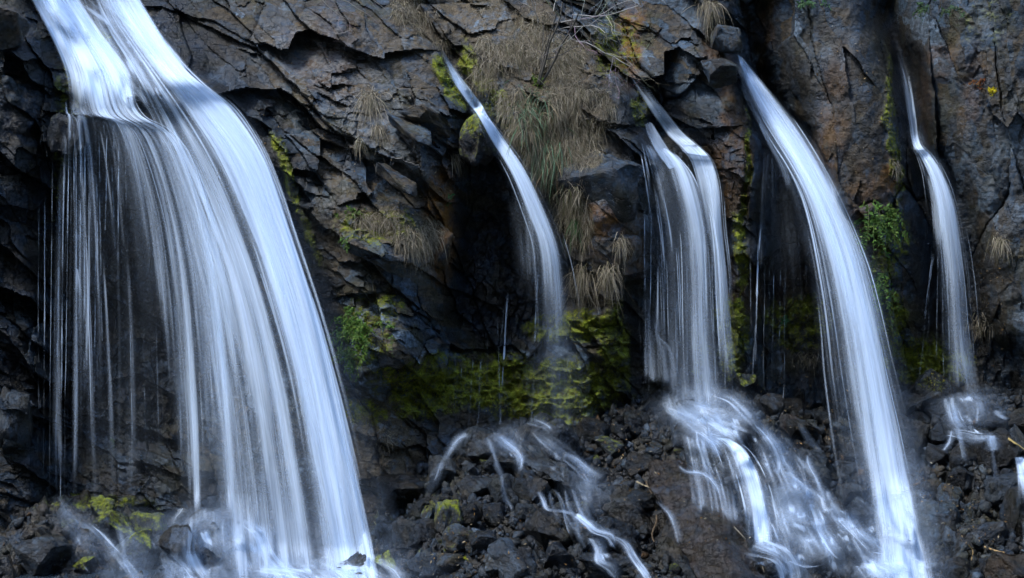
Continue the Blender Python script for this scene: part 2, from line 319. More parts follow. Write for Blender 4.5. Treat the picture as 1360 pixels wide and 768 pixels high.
def cliff_depth():
    X = (GX-680)/100; Z = (384-GY)/100
    wx = X + .10*fbm(X*1.3, Z*1.3, 3) + .014*fbm(X*6, Z*6, 8); wz = Z + .10*fbm(X*1.3+5, Z*1.3, 4) + .014*fbm(X*6, Z*6, 9)
    right = sstep(9.2, 10.2, GX/100); left = 1-right
    dip = math.radians(-30)
    a1, c1, e1 = facets(wx, wz, 1.25, .58, dip, 10, bias=.5)
    a2, c2, e2 = facets(wx, wz, .56, .26, dip-.25, 20, bias=.45)
    a3, c3, e3 = facets(wx, wz, .20, .10, dip+.25, 30, bias=.3)
    colang = math.radians(100)
    b1, d1, g1 = facets(wx, wz, 3.2, .85, colang, 40)
    b2, d2, g2 = facets(wx, wz, 1.1, .38, colang+.12, 50)
    b3, d3, g3 = facets(wx, wz, .26, .13, colang-.2, 60)
    k1 = sstep(-.25, .35, fbm(X*1.1, Z*1.1, 72)); k2 = sstep(-.2, .3, fbm(X*1.7+3, Z*1.7, 73)); k3 = sstep(-.1, .35, fbm(X*2.3+7, Z*2.3, 74))
    a0, c0, e0 = facets(wx, wz, 2.6, 1.4, dip-.35, 15, bias=.4)
    hl = .40*a0 + (.22+.30*k1)*a1 + (.05+.26*k2)*a2 + (.0+.10*k3)*a3 + .05*fbm(X*3, Z*3, 71)
    hl = hl + k1*.12*np.exp(-e0/.012) + k3*.07*np.exp(-e1/.02)
    hr = .66*b1 + (.03+.15*k2)*b2 + (.0+.05*k3*k2)*b3 + .22*np.exp(-g1/.012)*k1 + .10*fbm(X*2, Z*1.2, 77)
    rock = hl*left + hr*right
    # wet walls behind the water: knobbly, water worn
    kn, kc, ke = facets(wx, wz, .22, .13, math.radians(80), 80)
    wetw = .10*kn + .10*fbm(X*2.5, Z*1.2, 90) + .03*fbm(X*14, Z*9, 91) + .05*fbm(X*6, Z*2, 92)
    rock = rock*(1-.75*REC) + wetw*REC
    top = sstep(140, 60, GY)*sstep(420, 200, GX)*sstep(60, 100, GX)     # water-worn slide over the top of the first fall
    rock = rock*(1-.6*top)
    smooth = sstep(595, 606, GY+18*np.sin(GX/90))*(GX < 300)           # smoother bed under a joint low in the first recess
    rock = rock*(1-.5*smooth)
    for ch, wd, dp in CHANNELS:
        best = np.full(GX.shape, 1e9)
        for (ax, ay), (bx, by) in zip(ch[:-1], ch[1:]):
            dx, dy = bx-ax, by-ay; t = np.clip(((GX-ax)*dx+(GY-ay)*dy)/(dx*dx+dy*dy), 0, 1)
            best = np.minimum(best, np.hypot(GX-ax-t*dx, GY-ay-t*dy))
        wob = 1+.35*fbm(X*3, Z*3, 130)
        rock = rock + dp*np.exp(-(best/(wd*wob))**2)
    brk = .5*BROWN*left; rock = rock*(1-brk) + brk*(.12*fbm(X*4, Z*4, 95) + .05*fbm(X*16, Z*16, 96))
    mo = np.clip(MOSS, 0, 1); cush = np.abs(fbm(X*4.5, Z*6, 97, 3)); rock = rock*(1-.5*mo) - .26*mo*(.45-cush)
    fine = .014*fbm(X*22, Z*22, 98, 3)
    tone = np.clip(.72*(c2*left+d2*right) + .28*(c3*left+d3*right) + .25*(c1*left+d1*right-.5), 0, 1)
    return D0 + rock + fine, tone
D1, TONE = cliff_depth()
PTS = P(GX, GY, D1)
mask = np.stack([np.clip(WET, 0, 1), np.clip(MOSS, 0, 1), np.clip(OCHRE, 0, 1)], -1).reshape(-1, 3)
mask2 = np.stack([TONE, np.clip(BROWN, 0, 1), np.clip(LICH, 0, 1)], -1).reshape(-1, 3)
cliff = mesh_np('cliff', PTS, grid_faces(len(PYS), len(PXS)), MAT_CLIFF, True, {'mask': mask, 'mask2': mask2})
tag(cliff, 'dark fractured rock cliff, slabs at left and columns at right, with wet hollows behind the falls', 'cliff', kind='structure')
try:
    cliff.data.set_sharp_from_angle(angle=math.radians(38))
except Exception as e: print('sharp', e)
def lut(A, px, py):
    i = np.interp(px, PXS, np.arange(len(PXS))); j = np.interp(py, PYS, np.arange(len(PYS)))
    i0 = np.clip(np.floor(i).astype(int), 0, len(PXS)-2); j0 = np.clip(np.floor(j).astype(int), 0, len(PYS)-2)
    fi = i-i0; fj = j-j0
    return (A[j0, i0]*(1-fi)+A[j0, i0+1]*fi)*(1-fj) + (A[j0+1, i0]*(1-fi)+A[j0+1, i0+1]*fi)*fj
# the land above the cliff, out of the picture
tx = np.linspace(-420, 1780, 60)
r0 = P(tx, np.full(60, -188.0), lut(D1, tx, np.full(60, -188.0))+.02)
rows = [r0]
for k, (dy, dz) in enumerate([(1.5, .8), (6, 2.2), (25, 5), (120, 8)]):
    r = r0.copy(); r[:, 1] += dy; r[:, 2] += dz + .3*np.sin(tx/90+k); r[:, 0] *= 1+dy/60*2; rows.append(r)
hill = mesh_np('hill', np.array(rows), grid_faces(5, 60), None)
tag(hill, 'wooded hillside above the cliff', 'hill', kind='structure')
# ------------------------------------------------------------------ rubble slope and pool
POOL_Z = .52
def topline(px):
    return np.interp(px, [-420,0,60,100,160,250,330,400,450,500,540,580,620,660,700,760,800,850,880,940,1000,1040,1080,1130,1180,1240,1300,1340,1400,1780],
                         [700,700,668,662,676,700,690,705,700,660,625,592,574,566,560,552,545,535,515,508,512,535,545,560,520,515,512,512,515,520])
def slope_mesh():
    nx, ny = 560, 300
    pxs = np.linspace(-400, 1760, nx); s = np.linspace(0, 1, ny)
    yb = 1.1
    back = P(pxs, topline(pxs), np.full(nx, yb-.35))
    X = back[:, 0][None].repeat(ny, 0); zb = back[:, 2][None].repeat(ny, 0)
    S = s[:, None]
    Y = yb-.3 + (-3.8-yb)*S
    prof = (1-S)**1.0
    Z = .30 + (zb-.30)*np.clip(1-S*1.12, -.08, 1)**.92
    pxg = pxs[None].repeat(ny, 0)
    # mounds and gullies
    def g(cx, sx, cs, ss, h): return h*np.exp(-((pxg-cx)/sx)**2-((S-cs)/ss)**2)
    Z += g(650,70,.25,.22,.25)+g(690,90,.7,.3,.2)-g(540,45,.35,.3,.25)-g(790,45,.6,.35,.22)+g(960,80,.35,.2,.28)+g(1000,60,.85,.2,-.2)
    Z += g(330,60,.45,.25,.45)+g(120,70,.4,.25,.2)+g(1290,80,.45,.3,.25)-g(1140,50,.5,.4,.2)-g(1345,25,.6,.3,.25)-g(440,70,.75,.35,.35)
    h1, c1, e1 = facets(X, Y*.8, .5, .4, .4, 210); h2, c2, e2 = facets(X, Y*.8, .2, .16, .9, 220); h3, c3, e3 = facets(X, Y*.8, .09, .08, .2, 230)
    f = sstep(0, .05, S)
    Z += f*(.22*h1+.13*h2+.06*h3+.15*fbm(X*1.5, Y*1.5, 240)+.03*fbm(X*9, Y*9, 241))
    Y2 = Y + .12*fbm(X*3, Z*5, 242)
    tone = np.clip(.5*c1+.5*c2, 0, 1)*.6
    px, py = to_px(np.stack([X, Y2, Z], -1))
    ms = np.exp(-((px-560)/70)**2-((py-690)/40)**2)*.35 + .5*np.exp(-((px-120)/80)**2-((py-670)/9)**2)
    m = np.stack([np.full(X.shape, .85), np.clip(ms, 0, 1), np.zeros(X.shape)], -1).reshape(-1, 3)
    br = .08+.4*np.exp(-((px-840)/70)**2-((py-600)/60)**2)
    m2 = np.stack([tone, np.clip(br, 0, 1), np.zeros(X.shape)+.1], -1).reshape(-1, 3)
    o = mesh_np('ground', np.stack([X, Y2, Z], -1), grid_faces(ny, nx), MAT_CLIFF, True, {'mask': m, 'mask2': m2})
    return tag(o, 'wet black rubble slope at the foot of the cliff', 'ground', kind='structure')
ground = slope_mesh()
# bed of the gorge on the camera's side, out to the horizon; unseen rise added to block low sky
xs = np.linspace(-1, 1, 41); ys = np.linspace(0, 1, 40)
gx, gy = np.meshgrid(np.sign(xs)*np.abs(xs)**2.5*900, -3.2 - ys**3*900)
gz = .25 + .0*gx + np.where(gy < -34, np.minimum(-34-gy, 60)*1.25, 0) + np.clip((np.abs(gx)-30)*.2, 0, 30)
tb = NT('gorge_floor_slope'); tb.l(tb.ramp(tb.noise(.3, 8, .6), [(.3, (.008, .014, .010)), (.7, (.022, .032, .024))]), tb.b.inputs['Base Color']); tb.b.inputs['Roughness'].default_value = .9
bed = mesh_np('ground', np.stack([gx, gy, gz], -1), grid_faces(40, 41), tb.m); tag(bed, 'floor of the gorge in front of the falls, with an added unseen slope blocking the low sky', 'ground', kind='structure')
hill.data.materials.append(tb.m)
tp = NT('pool_water'); tp.b.inputs['Base Color'].default_value = (.02, .03, .04, 1); tp.b.inputs['Roughness'].default_value = .12
tp.l(tp.bump(tp.noise(5, 4, .6), .4, .04), tp.b.inputs['Normal'])
gx, gy = np.meshgrid(np.linspace(-12, 12, 20), np.linspace(-2.2, -16, 12))
pool = mesh_np('water', np.stack([gx, gy, np.full(gx.shape, POOL_Z)], -1), grid_faces(12, 20), tp.m); tag(pool, 'dark pool in front of the rubble', 'water', kind='structure')
# ------------------------------------------------------------------ rocks
def bvh_of(o):
    me = o.data; n = len(me.vertices); co = np.empty(n*3, np.float32); me.vertices.foreach_get('co', co)
    f = np.empty(len(me.loops), np.int32); me.loops.foreach_get('vertex_index', f); f = f.reshape(-1, 4)
    tri = np.concatenate([f[:, :3], f[:, [0, 2, 3]]])
    return BVHTree.FromPolygons(co.reshape(-1, 3).astype(float).tolist(), tri.tolist(), all_triangles=True)
GB = bvh_of(ground)
CV = Vector(CAM)
def ray(px, py, b=None):
    """where the line of sight through that place of the frame meets the slope"""
    d = Vector(P(px, py, 0.0)) - CV; d.normalize()
    h = (b or GB).ray_cast(CV, d)
    return h
def depth_here(px, py):
    h = ray(px, py); y = lut(D1, np.array([px]), np.array([py]))[0] if py < 800 else 9
    if h[0] is not None and h[0].y < y: return h[0].y, h[1]
    return float(y), Vector((0, -1, 0))

def rock_mesh(seed, dims=(1, .8, .7), npts=18, bev=.07, amp=.05, planes=0, verts=None, step=.07):
    """an angular broken block: hull of random points, worn edges, rough faces"""
    r = random.Random(seed); bm = bmesh.new()
    for v in (verts or []): bm.verts.new(v)
    for _ in range(0 if verts else npts):
        while True:
            p = Vector((r.uniform(-1, 1), r.uniform(-1, 1), r.uniform(-1, 1)))
            if sum(abs(c)**3.2 for c in p) < 1 and sum(abs(c)**3.2 for c in p) > .55: break
        bm.verts.new((p.x*dims[0]*.5, p.y*dims[1]*.5, p.z*dims[2]*.5))
    g = bmesh.ops.convex_hull(bm, input=bm.verts)
    bmesh.ops.delete(bm, geom=[v for v in bm.verts if not v.link_faces], context='VERTS')
    bmesh.ops.dissolve_limit(bm, angle_limit=math.radians(16), verts=bm.verts, edges=bm.edges)
    bmesh.ops.bevel(bm, geom=bm.edges[:], offset=bev*.45, segments=2, profile=.6, affect='EDGES', clamp_overlap=True)
    bmesh.ops.triangulate(bm, faces=bm.faces)
    for _ in range(5):
        L = [e for e in bm.edges if e.calc_length() > step]
        if not L: break
        bmesh.ops.subdivide_edges(bm, edges=L, cuts=1)
        bmesh.ops.triangulate(bm, faces=bm.faces)
    bm.normal_update()
    co = np.array([v.co for v in bm.verts]); no = np.array([v.normal for v in bm.verts])
    d = fbm(co[:, 0]*3+seed, co[:, 1]*3+co[:, 2]*2.3, seed)*amp*2.0 + fbm(co[:, 0]*9+co[:, 2]*7, co[:, 1]*9-co[:, 2]*4+seed, seed+5)*amp*.9
    st = np.round(co[:, 2]*7+.8*co[:, 0])/7                           # layers of the broken stone
    d = d + amp*.4*(hash2(np.floor(co[:, 2]*7+1.1*co[:, 0]), np.zeros(len(co)), seed)-.5)
    co = co + no*d[:, None]
    for v, c in zip(bm.verts, co): v.co = c
    me = bpy.data.meshes.new('rock'); bm.to_mesh(me); bm.free()
    for p in me.polygons: p.use_smooth = True
    try: me.set_sharp_from_angle(angle=math.radians(40))
    except Exception: pass
    me.materials.append(MAT_ROCK); return me
PROTO = [rock_mesh(300+i, d, n, b, a) for i, (d, n, b, a) in enumerate([
    ((1, .8, .75), 16, .09, .035), ((1, .7, .5), 14, .07, .035), ((1, .9, .9), 22, .14, .04), ((1, .6, .8), 12, .05, .03),
    ((1, .8, .35), 14, .05, .025), ((1, .85, .6), 26, .16, .04), ((1, .7, .9), 11, .04, .03), ((1, .95, .7), 18, .1, .045),
    ((1, .5, .45), 13, .06, .03), ((1, .8, .8), 13, .06, .04), ((1, .75, .65), 30, .18, .03), ((1, .9, .55), 12, .05, .035)])]
ROCKS = []      # (object) everything water can run over
def put_rock(px, py, w, h, rot=0, proto=0, label=None, wet=.9, moss=0, ochre=0, brown=.1, group=None, name='rock', sink=.25, y=None, mesh=None, cat='rock', dep=None):
    """a rock whose outline is about w x h picture points round (px, py), tilted by rot degrees, bedded in the slope"""
    yy, nrm = depth_here(px, py+h*.30) if y is None else (y, None)
    k = (20+yy)/20
    sx, sz = w/100*k, h/100*k; sy = dep or (sx+sz)*.5
    me = mesh or PROTO[proto % len(PROTO)]
    o = bpy.data.objects.new(name, me); scene.collection.objects.link(o)
    bb = np.array([v[:] for v in (Vector(c) for c in [(v.co) for v in me.vertices])]) if 'ext' not in me else None
    if 'ext' not in me:
        e = bb.max(0)-bb.min(0); me['ext'] = [float(x) for x in e]
    e = me['ext']
    o.scale = (sx/e[0], sy/e[1], sz/e[2])
    r = random.Random(int(px*7+py*13))
    o.rotation_euler = (r.uniform(-.25, .25), math.radians(rot), r.uniform(-.5, .5))
    yc = yy + (.5-.5+sink*.0)*sy if y is not None else yy + sy*(.10)
    p = P(px, py, yc)
    o.location = p
    o.color = (wet, moss, ochre, brown)
    tag(o, label, cat, group); ROCKS.append(o); return o

def hull_rock(pts, label, color, seed, name='boulder', bev=.05, amp=.05, step=.035):
    """a boulder with corners (px, py, depth) where the photo shows them"""
    p = np.array([P(*q) for q in pts]); c = p.mean(0)
    me = rock_mesh(seed, bev=bev, amp=amp, verts=[Vector(v-c) for v in p], step=step)
    o = bpy.data.objects.new(name, me); scene.collection.objects.link(o); o.location = c; o.color = color
    tag(o, label, 'boulder'); ROCKS.append(o); return o
HULLS = [
 ([(866,616,-1.85),(905,610,-1.85),(950,640,-2.25),(972,664,-2.45),(978,690,-2.85),(1000,735,-3.15),(1022,790,-3.55),(900,612,-1.15),(975,660,-1.55),(1010,770,-2.55),
   (862,650,-2.35),(878,690,-2.85),(905,735,-3.25),(935,790,-3.75),(905,660,-2.70),(950,712,-3.30),(975,760,-3.70),(870,640,-1.25)],
   'long slanted brown boulder with ochre face, left of the lower third fall', (.95,0,.40,.05), 501),
 ([(812,650,-1.3),(850,638,-1.1),(876,650,-1.2),(884,690,-1.9),(868,712,-2.2),(826,700,-2.2),(806,676,-1.9),(840,668,-2.1),(845,650,-.6),(880,680,-1.0)],
   'flat topped dark slab at the right of the middle cascade', (.85,0,.05,.3), 502),
 ([(918,574,-.6),(960,572,-.9),(1008,580,-.9),(1034,602,-1.1),(1040,640,-1.5),(1030,700,-2.0),(985,735,-2.3),(950,690,-1.9),(925,640,-1.4),(905,606,-1.0),(975,600,-1.35),(1000,650,-1.7),(960,580,-.2),(1035,640,-.8)],
   'big black ledge rock that the lower third fall pours over', (1,0,0,.05), 503),
 ([(1052,600,-.8),(1062,594,-.8),(1098,600,-.7),(1108,625,-.9),(1104,662,-1.4),(1078,668,-1.6),(1052,648,-1.4),(1056,620,-1.3),(1100,612,-1.2),(1080,600,-.3),(1105,650,-.6)],
   'tall square boulder left of the fourth fall', (1,0,0,.1), 504),
 ([(246,690,-1.0),(262,678,-.9),(300,676,-.9),(335,694,-1.0),(350,724,-1.3),(346,764,-1.7),(300,800,-2.0),(250,800,-1.9),(240,740,-1.5),(290,700,-1.6),(320,740,-1.8),(300,680,-.4)],
   'domed boulder overrun by white water under the first fall', (1,0,0,.1), 505),
 ([(62,690,-.8),(84,684,-.7),(110,700,-.9),(128,730,-1.3),(140,790,-1.9),(90,800,-2.1),(58,780,-1.8),(50,720,-1.2),(88,730,-1.5),(90,700,-.3)],
   'large cracked black boulder at the bottom left', (1,.12,0,.1), 506),
 ([(1284,606,-1.0),(1310,592,-.8),(1344,598,-.9),(1352,628,-1.3),(1340,652,-1.7),(1300,656,-1.7),(1280,632,-1.4),(1315,620,-1.7),(1320,600,-.4)],
   'large black boulder below the fifth fall', (1,0,0,.1), 507),
 ([(690,588,-.6),(716,596,-.7),(760,624,-1.2),(764,640,-1.5),(740,640,-1.6),(712,628,-1.5),(690,606,-1.2),(725,606,-.4)],
   'smooth sloping slab in the middle of the centre rubble mound', (.85,0,0,.2), 508),
]
for pts_, lab, colr, sd_ in HULLS: hull_rock(pts_, lab, colr, sd_)
HL = {h[1] for h in HULLS}
BIG = [ # px, py, w, h, rot, proto, label, options
 (925,690,178,74,45,3,'long tilted boulder with ochre lower face, beside the third fall\'s lower drop',dict(wet=.72,ochre=.35,brown=.3,dep=1.3)),
 (968,735,120,60,50,3,'ochre streaked slab leaning under the long tilted boulder',dict(wet=.5,ochre=.7,brown=.4,dep=.9)),
 (835,672,86,66,28,1,'flat topped dark slab at the right of the middle cascade',dict(wet=.8,brown=.3)),
 (905,630,96,44,30,4,'dark brown slab wedged above the long slanted boulder',dict(wet=.5,brown=.5,ochre=.2)),
 (742,615,74,44,28,1,'smooth sloping slab in the middle of the centre rubble mound',dict(wet=.9)),
 (708,590,48,40,20,0,'black rock just below the thin jet of the second fall',dict()),
 (645,594,54,40,10,5,'knobbly brown rock on top of the centre rubble mound',dict(brown=.4)),
 (618,600,34,34,0,9,'dark block at the top left of the centre rubble mound',dict()),
 (722,560,26,22,0,2,'small rock where the thin jet of the second fall lands',dict()),
 (668,618,46,34,-10,7,'black rock left of the spray fan on the centre mound',dict()),
 (705,634,44,32,0,5,'rounded black rock in the heart of the centre mound',dict()),
 (698,655,40,30,15,0,'black rock under the rounded one in the centre mound',dict()),
 (760,690,60,50,5,5,'rounded rock left of the lower centre cascade',dict(moss=.1)),
 (778,712,54,44,0,9,'blocky rock at the bend of the lower centre cascade',dict()),
 (727,708,60,52,0,7,'layered black rock low in the centre mound',dict()),
 (812,728,34,26,0,2,'small round rock between two arms of the lower centre cascade',dict()),
 (826,752,44,30,0,1,'wet rock at the bottom of the lower centre cascade',dict()),
 (790,752,60,34,0,7,'dark rock left of the foot of the centre cascade',dict()),
 (595,686,36,44,0,5,'mossy greenish boulder left of the centre mound',dict(moss=.85,brown=.4,wet=.3)),
 (610,716,42,36,0,2,'grey rounded boulder below the mossy greenish one',dict(moss=.2,brown=.3,wet=.4)),
 (562,702,24,20,0,10,'pale grey stone at the left edge of the dry rubble',dict(wet=.1)),
 (572,686,20,24,20,8,'small pale stone leaning at the mossy boulder',dict(wet=.2,moss=.4)),
 (608,739,40,14,20,4,'flat green mossed stone near the bottom edge',dict(moss=1,wet=.5)),
 (665,745,36,34,0,3,'pale broken stone near the bottom of the centre mound',dict(wet=.3)),
 (640,722,40,34,0,9,'dark cubic rock in the lower left of the centre mound',dict()),
 (690,752,40,36,0,0,'grey rock at the bottom edge under the centre mound',dict(wet=.5)),
 (985,620,96,74,20,9,'big black ledge rock that the lower third fall pours over',dict(dep=.9)),
 (1012,600,56,60,25,3,'upright black rock right of the lower third fall',dict()),
 (905,566,26,24,0,0,'squarish wet block at the foot of the third fall',dict()),
 (898,548,24,20,0,9,'small block behind the squarish wet one at the foot of the third fall',dict()),
 (868,547,30,18,0,9,'dark block at the left end of the third fall\'s foot',dict()),
 (886,556,20,22,0,2,'small stone in the white water left of the squarish block',dict()),
 (955,560,46,22,10,4,'flat step under the middle of the third fall',dict()),
 (985,568,50,30,15,1,'wet step at the right of the third fall\'s foot',dict()),
 (918,585,50,34,10,0,'wet rock left of the top of the lower third fall',dict()),
 (930,604,44,36,10,7,'dark rock beside the thin side trickle of the lower third fall',dict()),
 (1000,518,54,22,52,8,'narrow mossy fin of rock right of the third fall\'s foot',dict(moss=.45)),
 (1022,540,36,30,10,7,'black rock behind the mossy fin',dict()),
 (1052,545,34,26,0,0,'black rock below the thin strands of the fourth fall',dict()),
 (1060,575,50,36,20,9,'dark rock on the slope left of the fourth fall',dict()),
 (1078,622,62,62,10,6,'tall square boulder left of the fourth fall',dict(dep=.7)),
 (1050,640,34,18,10,10,'small rounded rock at the foot of the tall square boulder',dict()),
 (1046,665,44,40,0,9,'block between two thin drops left of the fourth fall',dict()),
 (1084,672,46,44,0,0,'block right of the thin drops left of the fourth fall',dict()),
 (1108,690,40,44,10,2,'rounded black rock close to the fourth fall',dict()),
 (1062,706,54,40,0,7,'broad dark rock under the blocks with thin drops',dict()),
 (1028,746,46,42,0,10,'rounded boulder at the foot of the lower third fall',dict()),
 (1092,738,60,40,0,1,'flat rock above the bottom edge left of the fourth fall',dict()),
 (1140,735,40,26,10,2,'low black rock at the left edge of the fourth fall\'s foot',dict()),
 (1110,758,80,34,0,4,'flat brownish slab at the bottom edge left of the fourth fall',dict(brown=.3)),
 (1180,762,46,24,0,10,'rounded olive rock at the bottom edge inside the fourth fall\'s foot',dict(brown=.4)),
 (1130,660,34,40,0,9,'dark block half behind the fourth fall',dict()),
 (1228,540,62,44,0,1,'angular black boulder left of the fifth fall\'s foot',dict()),
 (1215,575,46,52,0,6,'tall angular black boulder under the left of the fifth fall',dict()),
 (1256,578,46,34,15,3,'dark rock at the left end of the fifth fall\'s pool',dict()),
 (1285,545,46,32,10,5,'rounded rock that the fifth fall lands on',dict()),
 (1320,560,46,26,20,1,'sloping slab right of the fifth fall\'s landing',dict()),
 (1300,585,40,26,0,7,'black rock beneath the fifth fall\'s white foot',dict()),
 (1318,622,64,58,0,7,'large black boulder below the fifth fall',dict(dep=.7)),
 (1352,592,40,50,10,3,'tilted rock at the right edge above the small side fall',dict()),
 (1356,690,40,70,0,0,'black rock at the right edge below the small side fall',dict()),
 (1282,610,40,40,0,2,'wet rock in the middle of the right rubble',dict()),
 (1262,665,30,42,0,10,'pale grey stone in the dry part of the right rubble',dict(wet=.15)),
 (1277,640,22,28,0,8,'small pale stone above the grey one in the right rubble',dict(wet=.1)),
 (1292,683,26,24,20,4,'flat pale slate in the right rubble',dict(wet=.1)),
 (1240,650,30,26,0,2,'brown stone left in the right rubble',dict(wet=.4,brown=.4)),
 (1225,690,34,30,0,9,'dark stone beside the fourth fall in the right rubble',dict()),
 (1305,720,40,34,0,7,'dark broken rock low in the right rubble',dict(wet=.6)),
 (1268,722,28,40,10,6,'upright dark stone low in the right rubble',dict(wet=.6)),
 (1330,660,34,36,0,0,'bluish black rock under the large boulder at right',dict()),
 (105,735,70,80,-15,5,'large cracked black boulder at the bottom left',dict(moss=.2,dep=.9)),
 (55,742,70,60,0,9,'black boulder at the bottom left corner',dict()),
 (150,705,54,44,20,7,'black rock with moss on top under the left trickle',dict(moss=.6)),
 (195,700,52,40,10,5,'mossy topped rock right of the left trickle',dict(moss=.7)),
 (182,740,60,50,0,2,'round black rock at the bottom left under the thin runs',dict(moss=.15)),
 (232,728,44,50,0,7,'black rock left of the domed one under the first fall',dict()),
 (225,760,60,34,0,1,'low black rock at the bottom edge left of the first fall',dict()),
 (300,733,106,98,10,10,'domed boulder overrun by white water under the first fall',dict(dep=1.0)),
 (334,692,32,30,20,5,'small dark rock behind the domed boulder',dict()),
]
BIG = [b for b in BIG if b[6] not in HL and not b[6].startswith(('long tilted', 'ochre streaked', 'dark brown slab wedged above', 'upright black rock right of the lower'))]
for i, (px, py, w, h, rot, pr, lab, kw) in enumerate(BIG):
    o = put_rock(px, py, w*1.08, h*1.1, rot, pr, lab, name='boulder' if w*h > 3200 else 'rock', cat='boulder' if w*h > 3200 else 'rock', **kw)
# rocks that stick to the cliff
put_rock(637,188,52,70,5,2,'rounded mossy boulder jammed beside the top of the second fall',wet=.75,moss=.75,ochre=.2,name='boulder',cat='boulder',y=.12,dep=.7)
put_rock(92,178,56,60,10,5,'rounded black boulder under the left lip of the first fall',wet=1,moss=.1,name='boulder',cat='boulder',y=-.02,dep=.7)
put_rock(8,35,60,60,10,9,'bluish angular boulder at the top left corner',wet=.5,name='boulder',cat='boulder',y=-.35,dep=.6)
put_rock(20,560,50,90,0,10,'knobbly dark rock bulging low at the left edge',wet=.8,name='boulder',cat='boulder',y=-.1,dep=.5)
put_rock(920,225,26,60,-8,8,'narrow black rock splitting the two streams of the third fall',wet=1,y=.5,dep=.4)
# bulging slabs of the left buttress, as seen between the first and the second fall
put_rock(585,322,44,66,12,6,'rust stained block hanging beside the second fall',wet=.4,ochre=.7,brown=.2,y=.05,dep=.5,name='boulder',cat='boulder')
put_rock(515,462,70,54,12,7,'dark overhanging block under the green ferns',wet=.55,brown=.3,ochre=.15,y=-.45,dep=.6,name='boulder',cat='boulder')
put_rock(796,243,128,84,14,1,'dark purple brown slab wedged left of the third fall',wet=.55,brown=.1,y=-.1,dep=.7,name='boulder',cat='boulder')
put_rock(815,330,70,60,0,7,'brown cracked block under the purple slab',wet=.3,ochre=.35,brown=.3,y=-.0,dep=.6,name='boulder',cat='boulder')
put_rock(545,172,86,20,24,4,'thin blue grey slate jutting out below the dry tuft',wet=0,y=-.42,dep=.5)
put_rock(570,160,80,18,22,8,'upper blue grey slate jutting out beside the second fall',wet=0,y=-.3,dep=.5)
put_rock(526,238,70,20,30,4,'dark slate slab under the jutting blue grey slates',wet=.1,y=-.5,dep=.5)
put_rock(500,338,90,34,26,1,'dark ledge block above the dry grass shelf',wet=.2,brown=.2,y=-.5,dep=.5,name='boulder',cat='boulder')
put_rock(955,95,50,40,5,9,'square block sticking out at the top between the third and fourth falls',wet=.1,brown=.2,y=-.12,dep=.6,name='boulder',cat='boulder')
put_rock(965,55,44,36,10,0,'grey block above the square one between the third and fourth falls',wet=.1,brown=.2,y=.1,dep=.6,name='boulder',cat='boulder')

# medium rocks of the rubble, the ones that show largest, then the small stuff
pts = []; r = random.Random(5)
def on_slab(px, py): return 852 < px < 1010 and py > 612 and abs((px-870)-(py-640)*.85) < 70
def rubble_ok(px, py): return py > topline(px)+4 and not on_slab(px, py)
tries = 0
while len(pts) < 34 and tries < 4000:
    tries += 1
    px, py, s = r.uniform(510, 1355), r.uniform(560, 762), r.uniform(36, 62)
    if rubble_ok(px, py-12) and not (860 < px < 1240) and all((px-a)**2+(py-b)**2 > (.5*(s+c))**2 for a, b, c in pts): pts.append((px, py, s))
while len(pts) < 210 and tries < 90000:
    tries += 1
    px, py = r.uniform(2, 1358), r.uniform(515, 766)
    if not rubble_ok(px, py): continue
    s = 13+40*r.random()**2.4
    if 350 < px < 520 or (px < 300 and r.random() < .7): continue
    if all((px-a)**2+(py-b)**2 > (.36*(s+c))**2 for a, b, c in pts): pts.append((px, py, s))
pts.sort(key=lambda t: t[1])
REG = [(540, 'angular black rock in the rubble under the first fall', 'rocks in the rubble under the first fall'),
       (690, 'small dark rock on the left half of the centre rubble mound', 'rocks on the left of the centre mound'),
       (870, 'small dark rock on the right half of the centre rubble mound', 'rocks on the right of the centre mound'),
       (1180, 'small wet rock among the cascades between third and fourth falls', 'rocks among the cascades'),
       (1400, 'small black rock in the rubble below the fifth fall', 'rocks below the fifth fall')]
for (px, py, s) in pts:
    lab, grp = next((l, g) for m, l, g in REG if px < m)
    pale = r.random() < (.35 if (1230 < px < 1320 and py > 620) or (540 < px < 640 and py > 660) else .07)
    green = (.8 if r.random() < .25 else .0) if px < 640 else (.4 if r.random() < .05 else 0)
    if pale: lab = lab.replace('black', 'grey').replace('dark', 'grey').replace('wet rock', 'grey rock'); grp = grp.replace('rocks', 'grey rocks')
    if green: lab = 'mossy green ' + lab.replace('small ', '').replace('angular ', ''); grp = 'mossy ' + grp
    put_rock(px, py, s*r.uniform(.9, 1.4), s*r.uniform(.7, 1.1), r.uniform(-40, 40), r.randrange(12), lab, wet=.35 if pale else r.uniform(.85, 1),
             moss=green, ochre=.5 if r.random() < .04 else 0, brown=r.uniform(0, .15), group=grp)
